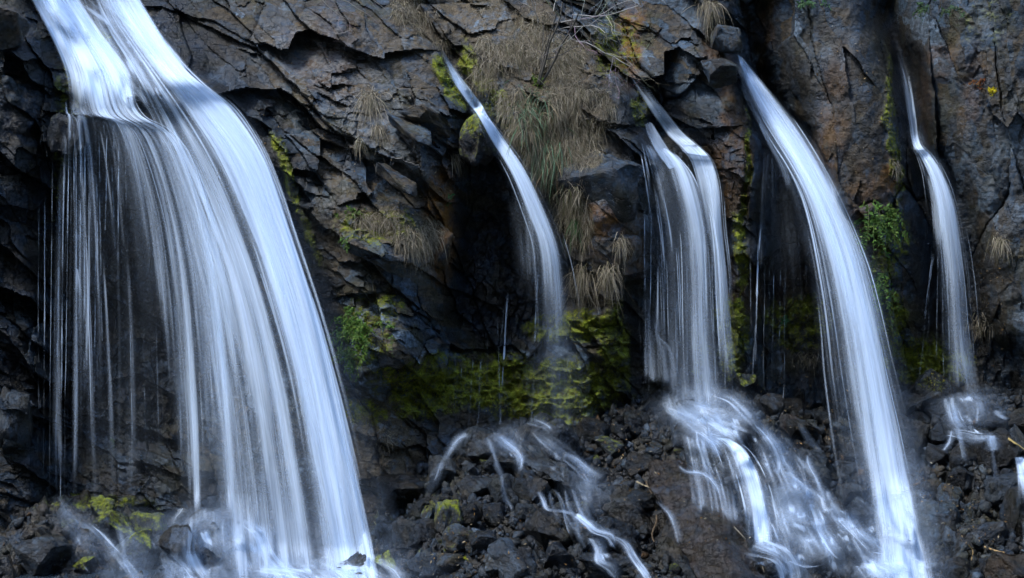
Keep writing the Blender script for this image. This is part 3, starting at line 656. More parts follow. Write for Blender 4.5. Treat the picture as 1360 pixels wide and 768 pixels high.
# gravel: thousands of stones nobody could count, one object
def gravel(n, seed):
    R = np.random.default_rng(seed); V = []; F = []; M1 = []; M2 = []; off = 0
    hulls = []
    for k in range(6):
        bm = bmesh.new()
        for _ in range(10):
            v = R.normal(size=3); v /= np.linalg.norm(v); bm.verts.new(v*np.array([.6, .45, .38]))
        bmesh.ops.convex_hull(bm, input=bm.verts); bmesh.ops.triangulate(bm, faces=bm.faces)
        bm.verts.index_update(); bm.verts.ensure_lookup_table()
        hulls.append((np.array([v.co for v in bm.verts]), np.array([[v.index for v in f.verts] for f in bm.faces]))); bm.free()
    cnt = 0
    while cnt < n:
        px, py = R.uniform(-20, 1380), R.uniform(505, 775)
        if on_slab(px, py) or py < topline(px)-3 or 370 < px < 500 or (px < 370 and R.random() < .85): continue
        h = ray(px, py)
        if h[0] is None: continue
        s = .03 + .17*R.random()**2.8
        hv, hf = hulls[R.integers(6)]
        q = Euler(R.uniform(-3.1, 3.1, 3)).to_matrix(); v = (hv*s*R.uniform(.8, 1.3, 3)) @ np.array(q).T + np.array(h[0]) + np.array(h[1])*s*.15
        V.append(v); F.append(hf+off); off += len(v)
        pale = R.random() < (.3 if px > 1225 and py > 610 else .05); wet = .35 if pale else R.uniform(.8, 1)
        leaf = R.random() < .04
        M1.append(np.tile([wet, 0, 1.0 if leaf else 0], (len(v), 1))); M2.append(np.tile([R.random(), R.uniform(0, .2), .3*R.random()], (len(v), 1)))
        cnt += 1
    o = mesh_np('gravel', np.concatenate(V), np.concatenate(F), MAT_CLIFF, False, {'mask': np.concatenate(M1), 'mask2': np.concatenate(M2)})
    return tag(o, 'small wet black and grey stones filling the gaps between the rocks', 'gravel', kind='stuff')
gravel_o = gravel(6500, 3)
# ------------------------------------------------------------------ falling water
bpy.context.view_layer.update()
DG = bpy.context.evaluated_depsgraph_get()
DX = np.arange(-20, 1384, 4.0); DY = np.arange(-60, 800, 4.0)
def depth_buffer():
    A = np.zeros((len(DY), len(DX)))
    for j, py in enumerate(DY):
        for i, px in enumerate(DX):
            d = Vector(P(px, py, 0.0)) - CV; d.normalize()
            hit, loc, *_ = scene.ray_cast(DG, CV, d)
            A[j, i] = loc.y if hit else 3.0
    return A
DB = depth_buffer()
DM = DB.copy()                         # nearest rock within a hand's width: water passes in front of it
for a_ in (-1, 0, 1):
    for b_ in (-1, 0, 1): DM = np.minimum(DM, np.roll(np.roll(DB, a_, 0), b_, 1))
def near(px, py): return solid(px, py, DM)
def solid(px, py, DB=DB):
    i = np.clip((px+20)/4, 0, len(DX)-1.01); j = np.clip((py+60)/4, 0, len(DY)-1.01)
    i0 = i.astype(int); j0 = j.astype(int); fi = i-i0; fj = j-j0
    return (DB[j0, i0]*(1-fi)+DB[j0, i0+1]*fi)*(1-fj) + (DB[j0+1, i0]*(1-fi)+DB[j0+1, i0+1]*fi)*fj
def water_material(name, soft=.95, cr=1.0, tint=(.70, .83, .97)):
    t = NT(name); t.t.nodes.remove(t.b)
    a = t.attr('dens'); u = t.attr('fu'); v = t.attr('fv')
    def st(su, sv, det, ro, off):
        c = t.n('ShaderNodeCombineXYZ'); t.l(t.math('MULTIPLY', u, su), c.inputs[0]); t.l(t.math('MULTIPLY', v, sv), c.inputs[1]); c.inputs[2].default_value = off
        return t.noise(1.0, det, ro, c.outputs[0])
    s1 = st(5, .35, 3, .5, 0); s2 = st(17, .45, 4, .6, 5); s3 = st(70*cr, .8, 3, .6, 9)
    s = t.math('ADD', t.math('ADD', t.math('MULTIPLY', s1, .42), t.math('MULTIPLY', s2, .42)), t.math('MULTIPLY', s3, .22))
    s = t.math('MULTIPLY', t.math('SUBTRACT', s, .32), 2.4, True)        # 0..1, mostly around .5
    thr = t.math('SUBTRACT', 1.0, a)
    al = t.math('DIVIDE', t.math('SUBTRACT', s, thr), soft, True)
    al = t.math('ADD', t.math('MULTIPLY', al, .80), t.math('MULTIPLY', t.math('MULTIPLY', a, a), .20), True)
    al = t.math('MULTIPLY', al, t.math('MULTIPLY', a, 2.5, True), True)
    df = t.n('ShaderNodeBsdfDiffuse'); df.inputs[0].default_value = col(tint)
    tl = t.n('ShaderNodeBsdfTranslucent'); tl.inputs[0].default_value = col(tint)
    m1 = t.n('ShaderNodeMixShader'); m1.inputs[0].default_value = .4; t.l(df.outputs[0], m1.inputs[1]); t.l(tl.outputs[0], m1.inputs[2])
    tr = t.n('ShaderNodeBsdfTransparent'); m2 = t.n('ShaderNodeMixShader'); t.l(al, m2.inputs[0]); t.l(tr.outputs[0], m2.inputs[1]); t.l(m1.outputs[0], m2.inputs[2])
    bp = t.bump(t.math('ADD', s1, t.math('MULTIPLY', s2, .5)), .5, .05); t.l(bp, df.inputs['Normal'])
    t.l(m2.outputs[0], t.out.inputs['Surface']); return t.m
MAT_WATER = water_material('falling_water')
MAT_FOAM = water_material('cascade_water', .9, .6)
def mist_material():
    t = NT('spray'); t.t.nodes.remove(t.b); a = t.attr('dens')
    df = t.n('ShaderNodeBsdfDiffuse'); df.inputs[0].default_value = (.58, .76, 1, 1); tl = t.n('ShaderNodeBsdfTranslucent'); tl.inputs[0].default_value = (.58, .76, 1, 1)
    m1 = t.n('ShaderNodeMixShader'); m1.inputs[0].default_value = .5; t.l(df.outputs[0], m1.inputs[1]); t.l(tl.outputs[0], m1.inputs[2])
    tr = t.n('ShaderNodeBsdfTransparent'); m2 = t.n('ShaderNodeMixShader')
    t.l(t.math('MULTIPLY', a, t.math('ADD', t.noise(3.5, 3, .5), 0.0), True), m2.inputs[0]); t.l(tr.outputs[0], m2.inputs[1]); t.l(m1.outputs[0], m2.inputs[2])
    t.l(m2.outputs[0], t.out.inputs['Surface']); return t.m
MAT_MIST = mist_material()

def catmull(A, n):
    """A: stations x ... -> n rows, smooth through every station"""
    A = np.asarray(A, float); m = len(A); t = np.linspace(0, m-1, n); i = np.clip(t.astype(int), 0, m-2); f = (t-i).reshape((-1,)+(1,)*(A.ndim-1))
    p0 = A[np.clip(i-1, 0, m-1)]; p1 = A[i]; p2 = A[i+1]; p3 = A[np.clip(i+2, 0, m-1)]
    return .5*((2*p1)+(-p0+p2)*f+(2*p0-5*p1+4*p2-p3)*f*f+(-p0+3*p1-3*p2+p3)*f**3)
COLLECT = None
def flush(root, name, parts):
    V = []; F = []; D = []; A = []; B = []; MI = []; off = 0; mats = []
    for v, f, dn, u, w, m in parts:
        if m not in mats: mats.append(m)
        V.append(v.reshape(-1, 3)); F.append(f+off); off += len(V[-1]); D.append(dn); A.append(u); B.append(w); MI.append(np.full(len(f), mats.index(m), np.int32))
    o = mesh_np(name, np.concatenate(V), np.concatenate(F), None, True, {'dens': np.concatenate(D), 'fu': np.concatenate(A), 'fv': np.concatenate(B)})
    for m in mats: o.data.materials.append(m)
    o.data.polygons.foreach_set('material_index', np.concatenate(MI)); return under(o, root)
def sheet(root, name, guides, ns=160, nu=60, dens=1.0, edge=(.15, .15), fade=(0, .0), y0=None, dy=0.0, seed=0, mat=None, drape=False, gap=.04, ripple=.03, layers=1, prof=None, spread=.06, wscale=1.0, clump=.55):
    """water between stream lines (each a list of (px, py, depth)); prof(u, v) is how dense it runs"""
    G = np.array(guides, float)                       # K x M x 3
    rows = catmull(G.transpose(1, 0, 2), ns)           # ns x K x 3
    M = catmull(rows.transpose(1, 0, 2), nu).transpose(1, 0, 2)
    U = np.linspace(0, 1, nu)[None].repeat(ns, 0); Vv = np.linspace(0, 1, ns)[:, None].repeat(nu, 1)
    global COLLECT
    mine = [] if COLLECT is None else COLLECT
    for L in range(layers):
        sd = seed*17 + L*101
        px = M[..., 0].copy(); py = M[..., 1].copy(); y = M[..., 2].copy() + (L-(layers-1)/2)*spread
        wid = max(.12, np.abs(px[:, -1]-px[:, 0]).max()/100)*wscale
        fu = U*wid + sd*3.7
        seg = np.sqrt(np.diff(M[..., 0], axis=0)**2+np.diff(M[..., 1], axis=0)**2)/100
        fv = np.concatenate([np.zeros((1, nu)), np.cumsum(seg, 0)]) + sd
        if drape: fu = fu + .04*fbm(fu*2.5, fv*1.4, sd+8, 3)*min(1, wid)
        px += (1.5+2.0*L)*fbm(fu*3, fv*.3, sd+2, 3)
        sol = solid(px, py) if not drape else near(px, py)
        if drape:
            yy = np.minimum.accumulate(np.where(py > -20, sol-gap, sol-gap), axis=0)
            yy = blur(blur(yy, 2, 0), 1, 1); y = np.minimum(yy, solid(px, py)-.02) - L*.03
        else:
            y = np.minimum(y, near(px, py)-gap)
            y = blur(blur(y, 3, 0), 1, 1)
        y = y + ripple*fbm(fu*5, fv*.35, sd+3, 3)
        y = np.minimum(y, (solid if drape else near)(px, py)-.02)
        d = np.ones(U.shape)*dens
        if not drape: d = d*(1+clump*fbm(fu*3.2, fv*.22, sd+14, 3)+clump*.6*fbm(fu*11, fv*.5, sd+15, 2))
        if drape: d = d*(.80+.75*fbm(fu*4, fv*2.2, sd+12, 3))
        if edge[0]: d = d*sstep(0, edge[0], U)
        if edge[1]: d = d*sstep(0, edge[1], 1-U)
        if fade[0]: d = d*sstep(0, fade[0]*1.6, Vv-.5*fade[0]*fbm(fu*9, fv*0, sd+5, 3))
        if fade[1]: d = d*sstep(0, fade[1]*1.5, 1-Vv-.6*fade[1]*fbm(fu*9, fv*0, sd+6, 3))
        if prof is not None: d = d*prof(U, Vv)
        mine.append((P(px, py, y), grid_faces(ns, nu), d.ravel(), fu.ravel(), fv.ravel(), mat or MAT_WATER))
    if COLLECT is None: return flush(root, name, mine)
def run(root, pts, name='cascade', dens=1.0, ns=None, nu=22, mat=None, gap=.035, layers=1, fade=(.06, .12), edge=(.3, .3), y=None, seed=0, halo=True, part=None, **kw):
    """water running down over the rocks: (px, py, width) stations"""
    a = np.array(pts, float); g = []
    tx = np.gradient(a[:, 0]); ty = np.gradient(a[:, 1]); n = np.hypot(tx, ty)+1e-6; nx, ny = -ty/n, tx/n
    nx = nx*np.sign(-nx+1e-9)*-1 if False else nx
    sg = np.where(nx < 0, -1, 1)
    for k in (-1, -.33, .33, 1):
        yy = 0 if y is None else (y if np.isscalar(y) else np.array(y))
        g.append(np.stack([a[:, 0]+sg*nx*a[:, 2]*.5*k, a[:, 1]+sg*ny*a[:, 2]*.5*k*.5, np.zeros(len(a))+yy], -1))
    L = np.hypot(np.diff(a[:, 0]), np.diff(a[:, 1])).sum(); sd = seed or int(a[0, 0]*3+a[0, 1]); sw = {'ns': ns or int(max(24, L/2.2)), 'nu': nu}
    global COLLECT
    COLLECT = []
    if halo and name == 'cascade':
        gh = [[(p[0]+(p[0]-q[0])*.5, p[1]+(p[1]-q[1])*.4-1.5, p[2]) for p, q in zip(g[0], g[3])], [tuple(p) for p in g[1]], [tuple(p) for p in g[2]], [(p[0]+(p[0]-q[0])*.5, p[1]+(p[1]-q[1])*.4+1, p[2]) for p, q in zip(g[3], g[0])]]
        sheet(root, 'spray', gh, ns=int(max(16, L/4)), nu=16, dens=min(.32, dens*.34), edge=(.45, .45), fade=(.15, .2), drape=True, gap=.10, mat=MAT_MIST, ripple=0, seed=sd)
        # braided threads inside the run
        m = 14; c = catmull(a, m); nth = int(np.clip(a[:, 2].max()/7, 2, 9))
        for q in range(nth):
            t = np.linspace(0, 1, m); offs = ((q+.5)/nth-.5)*1.0+.05*fbm(t*2.5+q*7, t*0, sd+q, 2); x = c[:, 0]+sg[0]*np.interp(t, np.linspace(0, 1, len(nx)), nx)*c[:, 2]*offs; yv = c[:, 1]+np.interp(t, np.linspace(0, 1, len(nx)), sg*ny)*c[:, 2]*offs*.5
            w = (2.6+c[:, 2]*.20)*(.8+.8*np.abs(fbm(t*4+q*3, t*0, sd+q+40, 2)))
            gg = [np.stack([x+w*k, yv, x*0], -1) for k in (-1, -.3, .3, 1)]
            sheet(root, 'thread', gg, ns=sw['ns'], nu=8, dens=dens*.72, edge=(.45, .45), fade=(.05+.2*((q*37) % 10)/10, .1+.3*((q*53) % 10)/10), drape=True, gap=gap+.01, mat=mat or MAT_FOAM, ripple=.008, seed=sd+q+1)
        dens = dens*.60; edge = (.45, .45)
    sheet(root, name, g, ns=sw['ns'], nu=nu, dens=dens, edge=edge, fade=fade, drape=(y is None), gap=gap, mat=mat or MAT_FOAM, layers=layers, ripple=.012, seed=sd, **kw)
    got, COLLECT = COLLECT, None
    return flush(root, part or name, got)
def frays(root, guides, n, seed, u0=-.12, u1=1.12, dens=.8, wd=(2, 6), name='loose_strand', vmin=0, bias=1):
    """loose clumps of water that leave the sheet, each along its own line"""
    global COLLECT
    G = np.array(guides, float); rows = catmull(G.transpose(1, 0, 2), 60); K = G.shape[0]; r = random.Random(seed)
    COLLECT = []
    for q in range(n):
        edge_ = r.random() < .55
        ua = r.choice((r.uniform(u0, .12), r.uniform(.88, u1))) if edge_ else r.random(); ub = ua+r.uniform(-.07, .07)
        v0 = r.uniform(vmin, .65); v1 = min(1, v0+r.uniform(.25, .7)); i0, i1 = int(v0*59), max(int(v0*59)+6, int(v1*59)); i1 = min(i1, 59); i0 = min(i0, i1-6)
        m = i1-i0+1; uu = np.linspace(ua, ub, m)*(K-1); k = np.clip(np.floor(uu).astype(int), 0, K-2); f = (uu-k)[:, None]
        sec = rows[i0:i1+1]; ctr = sec[np.arange(m), k]*(1-f)+sec[np.arange(m), k+1]*f
        ctr = ctr[::max(1, m//8)]
        w = r.uniform(*wd)*(.5+.9*np.linspace(0, 1, len(ctr)))
        gg = [np.stack([ctr[:, 0]+w*a_, ctr[:, 1], ctr[:, 2]-.03*r.random()], -1) for a_ in (-.5, 0, .5)]
        sheet(root, name, gg, ns=70, nu=7, dens=dens*r.uniform(.55, 1.15), edge=(.45, .45), fade=(.12, .35), seed=seed+q, gap=.05, ripple=.01, clump=.2)
    got, COLLECT = COLLECT, None
    return flush(root, name, got)
def steps(root, n, box, seed, wr=(8, 34), hr=(10, 32), drift=.45, dens=.85, name='step_fall', slant=0):
    """little curtains that drop from one rock to the next, down a band that slants to the right"""
    r = random.Random(seed)
    for q in range(n):
        y = r.uniform(box[1], box[3]); x = r.uniform(box[0], box[2])+slant*(y-box[1]); w = r.uniform(*wr)*.85; h = 1.25* r.uniform(*hr)*(.6+.4*w/wr[1]); tl = r.uniform(-2, 5)
        us = np.linspace(0, 1, 5); gg = []
        for u_ in us:
            t = np.linspace(0, 1, 5); jag = 2.5*r.uniform(-1, 1)
            gg.append(np.stack([x+(u_-.5)*w*(1+.25*t)+drift*h*t**1.5, y+tl*u_+jag*(1-t)+h*t, t*0], -1))
        sheet(root, name, gg, ns=26, nu=24, dens=dens*r.uniform(.6, 1.2), edge=(.42, .42), fade=(.22, .40), drape=True, gap=.04, ripple=.008, seed=seed+q, mat=MAT_WATER, clump=.6)
def strands(root, lst, name='strand', rad=.008):
    """single threads of falling water: (px0, py0, px1, py1, depth, width factor)"""
    for q, (x0, y0, x1, y1, dep, w) in enumerate(lst):
        n = max(12, int((y1-y0)/5)); t = np.linspace(0, 1, n)
        px = x0+(x1-x0)*t**.8 + 2.2*fbm(t*3+q, t*0, 400+q, 4)*t; py = y0+(y1-y0)*t
        s0 = float(solid(np.array([x0]), np.array([y0]))[0])-.03; yy = np.minimum(max(dep, s0-.12), s0) - .06*t; yy = np.minimum(yy, solid(px, py)-.02); yy = blur(yy, 2, 0); c = P(px, py, yy); r = rad*w*(.55+.45*np.abs(fbm(t*14, t*0+q, 410+q, 3))*2)*(.4+.6*sstep(0, .1, t))
        a = np.linspace(0, 2*math.pi, 7)
        V = c[:, None] + np.stack([np.cos(a)[None]*r[:, None], np.sin(a)[None]*r[:, None], np.zeros((n, 7))], -1)
        d = (.55+.5*fbm(t*9, t*0+q, 420+q, 3))*sstep(0, .16, t)*(1-.5*t)*min(1, .6+.3*w)
        o = mesh_np(name, V, grid_faces(n, 7), MAT_WATER, True, {'dens': np.repeat(np.clip(d*1.3+.08, 0, 1), 7), 'fu': np.tile(a*.01+q, n), 'fv': np.repeat(t*(y1-y0)/100+q, 7)})
        under(o, root)
def fall(label, loc): 
    e = empty('waterfall', loc); return tag(e, label, 'waterfall')
def g3(*pts): return list(pts)

# --- first fall: the wide one at the left
f1 = fall('broadest waterfall, spreading over a ledge on the left and dropping in a wide white veil', P(330, 740, -1.2))
# water sliding over the rounded top, left branch and right branch
sheet(f1, 'slide', [[(8,-40,1),(34,0,1),(62,40,1),(82,85,1),(90,118,1),(94,160,1)], [(38,-40,1),(62,0,1),(95,45,1),(118,85,1),(128,120,1),(138,168,1)],
    [(58,-40,1),(84,0,1),(115,40,1),(140,78,1),(152,112,1),(170,168,1)], [(70,-40,1),(98,0,1),(128,36,1),(152,70,1),(172,108,1),(190,168,1)]],
    ns=110, nu=60, dens=.98, edge=(.2,.25), drape=True, seed=1, layers=1, fade=(0,.2))
sheet(f1, 'slide', [[(60,-40,1),(85,-2,1),(118,20,1),(150,55,1),(172,95,1),(192,150,1)], [(95,-40,1),(118,0,1),(152,34,1),(182,70,1),(205,110,1),(226,160,1)],
    [(120,-40,1),(145,0,1),(178,34,1),(210,72,1),(238,110,1),(262,150,1)], [(150,-40,1),(176,0,1),(212,36,1),(242,74,1),(270,108,1),(300,140,1)]],
    ns=120, nu=90, dens=1.05, edge=(.2,.12), drape=True, seed=2, layers=1, prof=lambda u, v: 1-.55*np.exp(-((u-.12)/.16)**2)*sstep(.3,.5,v), fade=(0,.2))
TOPR = [[(172,-30,3),(200,20,3)], [(150,-30,3),(176,20,3)], [(132,-30,3),(158,24,3)], [(118,-30,3),(140,26,3)], [(94,-30,3),(116,30,3)]]
TOPQ = [[(22,-30,3),(58,35,3),(84,95,3)], [(40,-30,3),(78,35,3),(104,95,3)], [(54,-30,3),(96,38,3),(128,98,3)], [(68,-30,3),(112,40,3),(148,98,3)], [(88,-30,3),(136,42,3),(178,98,3)]]
# the main veil: leaves the lip at the right and curves out and down
R1 = [(248,92,.1),(306,140,-.05),(352,210,-.3),(388,310,-.6),(418,400,-.85),(446,500,-1.05),(472,610,-1.25),(492,700,-1.4),(508,790,-1.5)]
R2 = [(228,92,.1),(276,142,-.05),(328,214,-.35),(366,310,-.65),(396,400,-.9),(422,500,-1.1),(446,610,-1.3),(464,700,-1.45),(478,790,-1.55)]
R3 = [(205,92,.15),(244,146,.0),(288,218,-.35),(328,310,-.65),(358,400,-.9),(384,500,-1.1),(404,610,-1.3),(420,700,-1.45),(432,790,-1.5)]
R4 = [(184,95,.2),(215,150,.1),(248,220,-.25),(284,310,-.55),(312,400,-.8),(332,500,-.95),(348,610,-1.1),(358,700,-1.2),(366,790,-1.3)]
R5 = [(152,100,.2),(196,152,.1),(216,220,-.15),(236,310,-.4),(254,400,-.6),(266,500,-.7),(276,610,-.85),(284,700,-.95),(290,790,-1.0)]
R1, R2, R3, R4, R5 = [a+b for a, b in zip(TOPR, (R1, R2, R3, R4, R5))]
sheet(f1, 'veil', [R4, R3, R2, R1], ns=250, nu=150, dens=.96, edge=(.22,.10), seed=3, layers=3, gap=.05, ripple=.05,
    prof=lambda u, v: (.55+.45*sstep(.25,.55,u))*(1-.30*v), fade=(0,0))
sheet(f1, 'veil', [R3, R2, R1], ns=200, nu=90, dens=.9, edge=(.4,.22), seed=4, layers=2, gap=.08, ripple=.05, spread=.12, prof=lambda u, v: 1.05-.30*v, fade=(.03,0))
sheet(f1, 'veil', [R5, R4, R3], ns=200, nu=120, dens=.74, edge=(.2,.2), seed=5, layers=2, gap=.05, ripple=.05, spread=.1, prof=lambda u, v: 1-.12*v, fade=(.06,.05))
# the thinner veil dropping from the ledge at the left
Q1 = [(88,146,.0),(93,156,-.1),(95,200,-.12),(97,300,-.12),(97,420,-.15),(97,540,-.15),(96,640,-.2),(95,700,-.25)]
Q2 = [(115,147,.0),(132,160,-.15),(143,210,-.2),(152,300,-.2),(158,420,-.22),(160,540,-.25),(160,640,-.3),(160,700,-.35)]
Q3 = [(142,149,.0),(172,170,-.2),(194,225,-.3),(214,310,-.35),(226,420,-.4),(234,540,-.45),(238,640,-.5),(240,700,-.6)]
Q4 = [(168,150,.0),(205,178,-.2),(232,235,-.35),(254,320,-.45),(268,420,-.55),(276,540,-.65),(280,640,-.7),(282,700,-.8)]
Q5 = [(190,148,.0),(238,180,-.2),(268,240,-.4),(292,330,-.6),(308,430,-.7),(318,540,-.8),(326,640,-.9),(330,700,-1.0)]
Q1, Q2, Q3, Q4, Q5 = [a+b for a, b in zip(TOPQ, (Q1, Q2, Q3, Q4, Q5))]
sheet(f1, 'veil', [Q1, Q2, Q3, Q4, Q5], ns=210, nu=170, dens=.74, edge=(.12,.15), seed=6, layers=2, gap=.05, ripple=.04, spread=.08,
    prof=lambda u, v: (.62+.38*sstep(.05,.30,.75*u+.25-.55*v*(u<.5)+.25*v*(u>.5)))*(1.45-.75*sstep(.1,.45,v))*(.68+.32*sstep(.25,.55,u)+.45*(1-sstep(.15,.30,v))), fade=(0,.10))
for w, (gA, gB, dd) in enumerate([((Q3),(Q4),.72), ((Q4),(Q5),.80)]):
    mid = [tuple((np.array(a)*.62+np.array(b)*.38)) for a, b in zip(gA, gB)]; mid2 = [tuple((np.array(a)*.25+np.array(b)*.75)) for a, b in zip(gA, gB)]
    sheet(f1, 'veil', [mid, [tuple((np.array(a)+np.array(b))/2) for a, b in zip(mid, mid2)], mid2], ns=180, nu=40, dens=dd, edge=(.4,.4), seed=8+w, layers=2, gap=.06, prof=lambda u, v: 1.1-.35*v, fade=(.03,.05))
strands(f1, [(52,240,50,640,.2,.5),(60,220,58,640,.2,.9),(70,190,66,650,.18,.7),(80,230,74,660,.15,1.8),(86,175,80,660,.1,1.2),(92,180,86,650,.05,.8),(104,212,102,400,-.1,.8),(112,236,108,330,-.1,.6),(127,210,126,520,-.15,1.2),
             (148,208,152,330,-.2,1.3),(136,300,130,340,-.2,.7),(172,400,176,640,-.3,.8),(190,420,194,660,-.35,.8),(206,400,212,660,-.4,.7)])
rs = random.Random(3)
strands(f1, [(x, 152+abs(x-112)*.1+rs.uniform(-3, 6), x+rs.uniform(-3, 5), 152+rs.choice((50, 80, 120, 200, 330))*rs.uniform(.7, 1.3), .0, rs.uniform(.5, 1.3)) for x in [93, 97, 101, 104, 108, 113, 117, 122, 126, 131, 137, 142, 150, 158, 166]])
run(f1, [(84,165,6),(86,200,12),(82,260,16),(78,340,14),(76,450,16),(76,560,18),(78,655,22)], name='veil', dens=.5, y=.05, mat=MAT_WATER, fade=(.1,.1), edge=(.35,.35))
run(f1, [(103,355,3),(104,375,9),(107,400,10),(110,440,8)], name='strand', dens=.9, y=-.12, mat=MAT_WATER, fade=(.05,.5))
# water over the domed boulder and the rocks at the foot
run(f1, [(285,672,90),(286,690,108),(284,720,112),(282,750,112),(280,790,112)], dens=.78, layers=2, nu=50, fade=(.1,0), edge=(.15,.2), gap=.05)
run(f1, [(318,690,16),(346,706,26),(362,736,30),(384,762,40),(410,790,50)], dens=1.15, layers=2, gap=.05)
run(f1, [(340,755,60),(400,765,90),(440,792,110)], dens=1.0, layers=2, gap=.06, nu=40)
run(f1, [(400,735,70),(450,752,120),(480,775,140),(490,800,140)], dens=.9, layers=2, gap=.08, nu=40)
run(f1, [(76,655,20),(90,680,34),(112,705,40),(140,740,44),(150,785,50)], dens=.58, nu=36)
run(f1, [(108,690,10),(130,708,14),(150,730,16),(176,760,18),(186,790,20)], dens=.85)
run(f1, [(214,740,12),(232,752,18),(246,772,20),(250,795,20)], dens=.85)
run(f1, [(226,735,10),(240,745,16),(262,770,22)], dens=.8)
run(f1, [(160,690,20),(172,720,30),(190,760,44),(196,795,50)], dens=.5, nu=30)

# --- second fall
f2 = fall('slender waterfall bending past a mossy boulder in the middle, fading to a thin veil', P(735, 560, 0))
A = [[(632,152,.25),(650,186,.05),(676,230,-.1),(700,290,-.2),(712,330,-.25),(716,380,-.25),(718,450,-.25),(722,580,-.25)],
     [(640,154,.25),(662,188,.05),(688,230,-.1),(714,290,-.22),(728,330,-.3),(734,380,-.3),(738,450,-.3),(745,590,-.3)],
     [(650,156,.25),(673,188,.05),(700,228,-.1),(730,290,-.2),(746,335,-.25),(754,380,-.25),(762,450,-.25),(772,600,-.25)]]
A = [a+b for a, b in zip([[(579,62,3),(598,104,3),(622,140,3)], [(583,60,3),(605,102,3),(630,138,3)], [(588,62,3),(613,102,3),(640,138,3)]], A)]
sheet(f2, 'veil', A, ns=210, nu=40, dens=1.08, edge=(.3,.3), seed=21, layers=3, ripple=.02, prof=lambda u, v: 1.1-.46*sstep(.38,.68,v)-.40*sstep(.65,.98,v), fade=(.12,.08))
sheet(f2, 'veil', [[(660,240,.2),(668,290,.1),(676,350,.1),(680,440,.1)], [(690,240,.1),(705,290,0),(712,350,0),(718,440,0)], [(712,260,-.1),(740,310,-.2),(750,360,-.2),(756,440,-.2)]], dens=.46, edge=(.3,.2), seed=22, ns=90, fade=(.15,.25))
strands(f2, [(716,345,706,562,-.35,1.5),(676,372,664,574,.1,1.6),(660,410,665,574,.1,1.0),(671,400,661,500,.1,.8),(605,460,603,580,.3,.5),(613,475,612,578,.3,.5),(629,470,622,575,.25,.8),(640,466,634,574,.2,.9),(726,430,724,560,-.2,.5),(742,430,744,590,-.2,.5),(752,420,756,600,-.1,.5),(648,440,646,520,.2,.4)])
run(f2, [(700,556,30),(718,562,22),(728,568,14),(734,578,12)], dens=.9)
run(f2, [(655,574,60),(662,580,60),(676,590,50),(688,602,34)], dens=.55, nu=40)
run(f2, [(660,578,20),(672,588,22),(684,598,18),(692,612,12),(688,630,10)], dens=.92)
run(f2, [(625,574,26),(608,584,14),(598,598,10),(590,612,9),(584,630,9),(578,650,12)], dens=.82)
run(f2, [(590,612,6),(580,626,9),(572,645,10),(568,662,8)], dens=.6)
run(f2, [(706,568,14),(730,588,26),(752,604,26),(776,626,22),(790,650,30),(798,680,30)], dens=.72, nu=34)
run(f2, [(748,600,12),(766,612,14),(780,624,14),(806,638,10)], dens=.95)
run(f2, [(760,615,30),(775,640,46),(790,665,44),(800,690,36)], dens=.5, nu=36)
run(f2, [(716,650,5),(722,664,7),(728,677,8),(748,679,10),(768,684,13)], dens=.95)
run(f2, [(764,681,14),(780,694,18),(792,705,20),(812,712,22),(818,728,12)], dens=1.25, layers=2)
run(f2, [(788,712,18),(796,728,14),(797,745,14),(812,755,20),(826,772,18)], dens=1.2, layers=2)
run(f2, [(812,712,16),(830,722,14),(842,742,12),(858,764,14),(868,780,14)], dens=1.2, layers=2)
run(f2, [(870,664,5),(888,680,8),(898,700,9),(904,726,9)], dens=.85)

# --- third fall
f3 = fall('waterfall of two streams side by side joining above a stepped lower drop', P(930, 540, 0))
run(f3, [(860,162,10),(868,180,18),(880,200,22),(898,222,26)], name='slide', dens=1.0, layers=2, mat=MAT_WATER, fade=(.05,.02), edge=(.2,.2), gap=.05)
B = [[(852,186,.35),(860,214,.2),(868,250,.05),(876,300,.0),(880,350,-.05),(882,420,-.1),(884,480,-.15),(884,535,-.2)],
     [(864,188,.3),(880,216,.1),(892,252,-.05),(902,300,-.1),(906,350,-.15),(908,420,-.2),(910,480,-.25),(913,545,-.3)],
     [(880,192,.3),(904,220,.05),(918,258,-.1),(928,304,-.15),(932,350,-.2),(934,420,-.25),(938,480,-.3),(946,556,-.35)],
     [(894,200,.3),(922,232,.0),(938,268,-.12),(946,310,-.2),(950,350,-.25),(953,420,-.3),(958,480,-.35),(970,560,-.4)]]
sheet(f3, 'veil', B, ns=170, nu=110, dens=.66, edge=(.2,.2), seed=31, layers=2, ripple=.03, spread=.08, prof=lambda u, v: (1.35-.50*sstep(.05,.75,v))*(.82+.22*np.sin(u*11+1)), fade=(.05,.05))
C = [[(900,196,.3),(915,214,.2),(925,250,.1),(936,300,0),(944,350,-.05),(950,420,-.1),(955,520,-.2)], [(925,200,.3),(935,216,.15),(944,250,.0),(950,300,-.1),(956,350,-.1),(962,420,-.15),(972,520,-.25)],
     [(934,200,.3),(947,216,.15),(956,250,.0),(960,300,-.05),(966,350,-.1),(972,420,-.1),(984,520,-.2)]]
C = [a+b for a, b in zip([[(826,88,3),(856,136,3),(884,178,3)], [(831,87,3),(864,134,3),(894,174,3)], [(836,88,3),(872,132,3),(906,174,3)]], C)]
sheet(f3, 'veil', C, ns=190, nu=50, dens=.72, edge=(.2,.25), seed=33, layers=2, ripple=.03, prof=lambda u, v: 1.35-.6*v, fade=(.10,.05))
sheet(f3, 'veil', [[(853,230,.4),(852,300,.35),(850,400,.3),(852,510,.2)], [(862,240,.3),(866,300,.25),(868,400,.2),(872,510,.1)], [(876,250,.2),(884,300,.1),(886,400,.05),(890,515,0)]], ns=120, nu=50, dens=.48, edge=(.2,.2), seed=35, fade=(.08,.05))
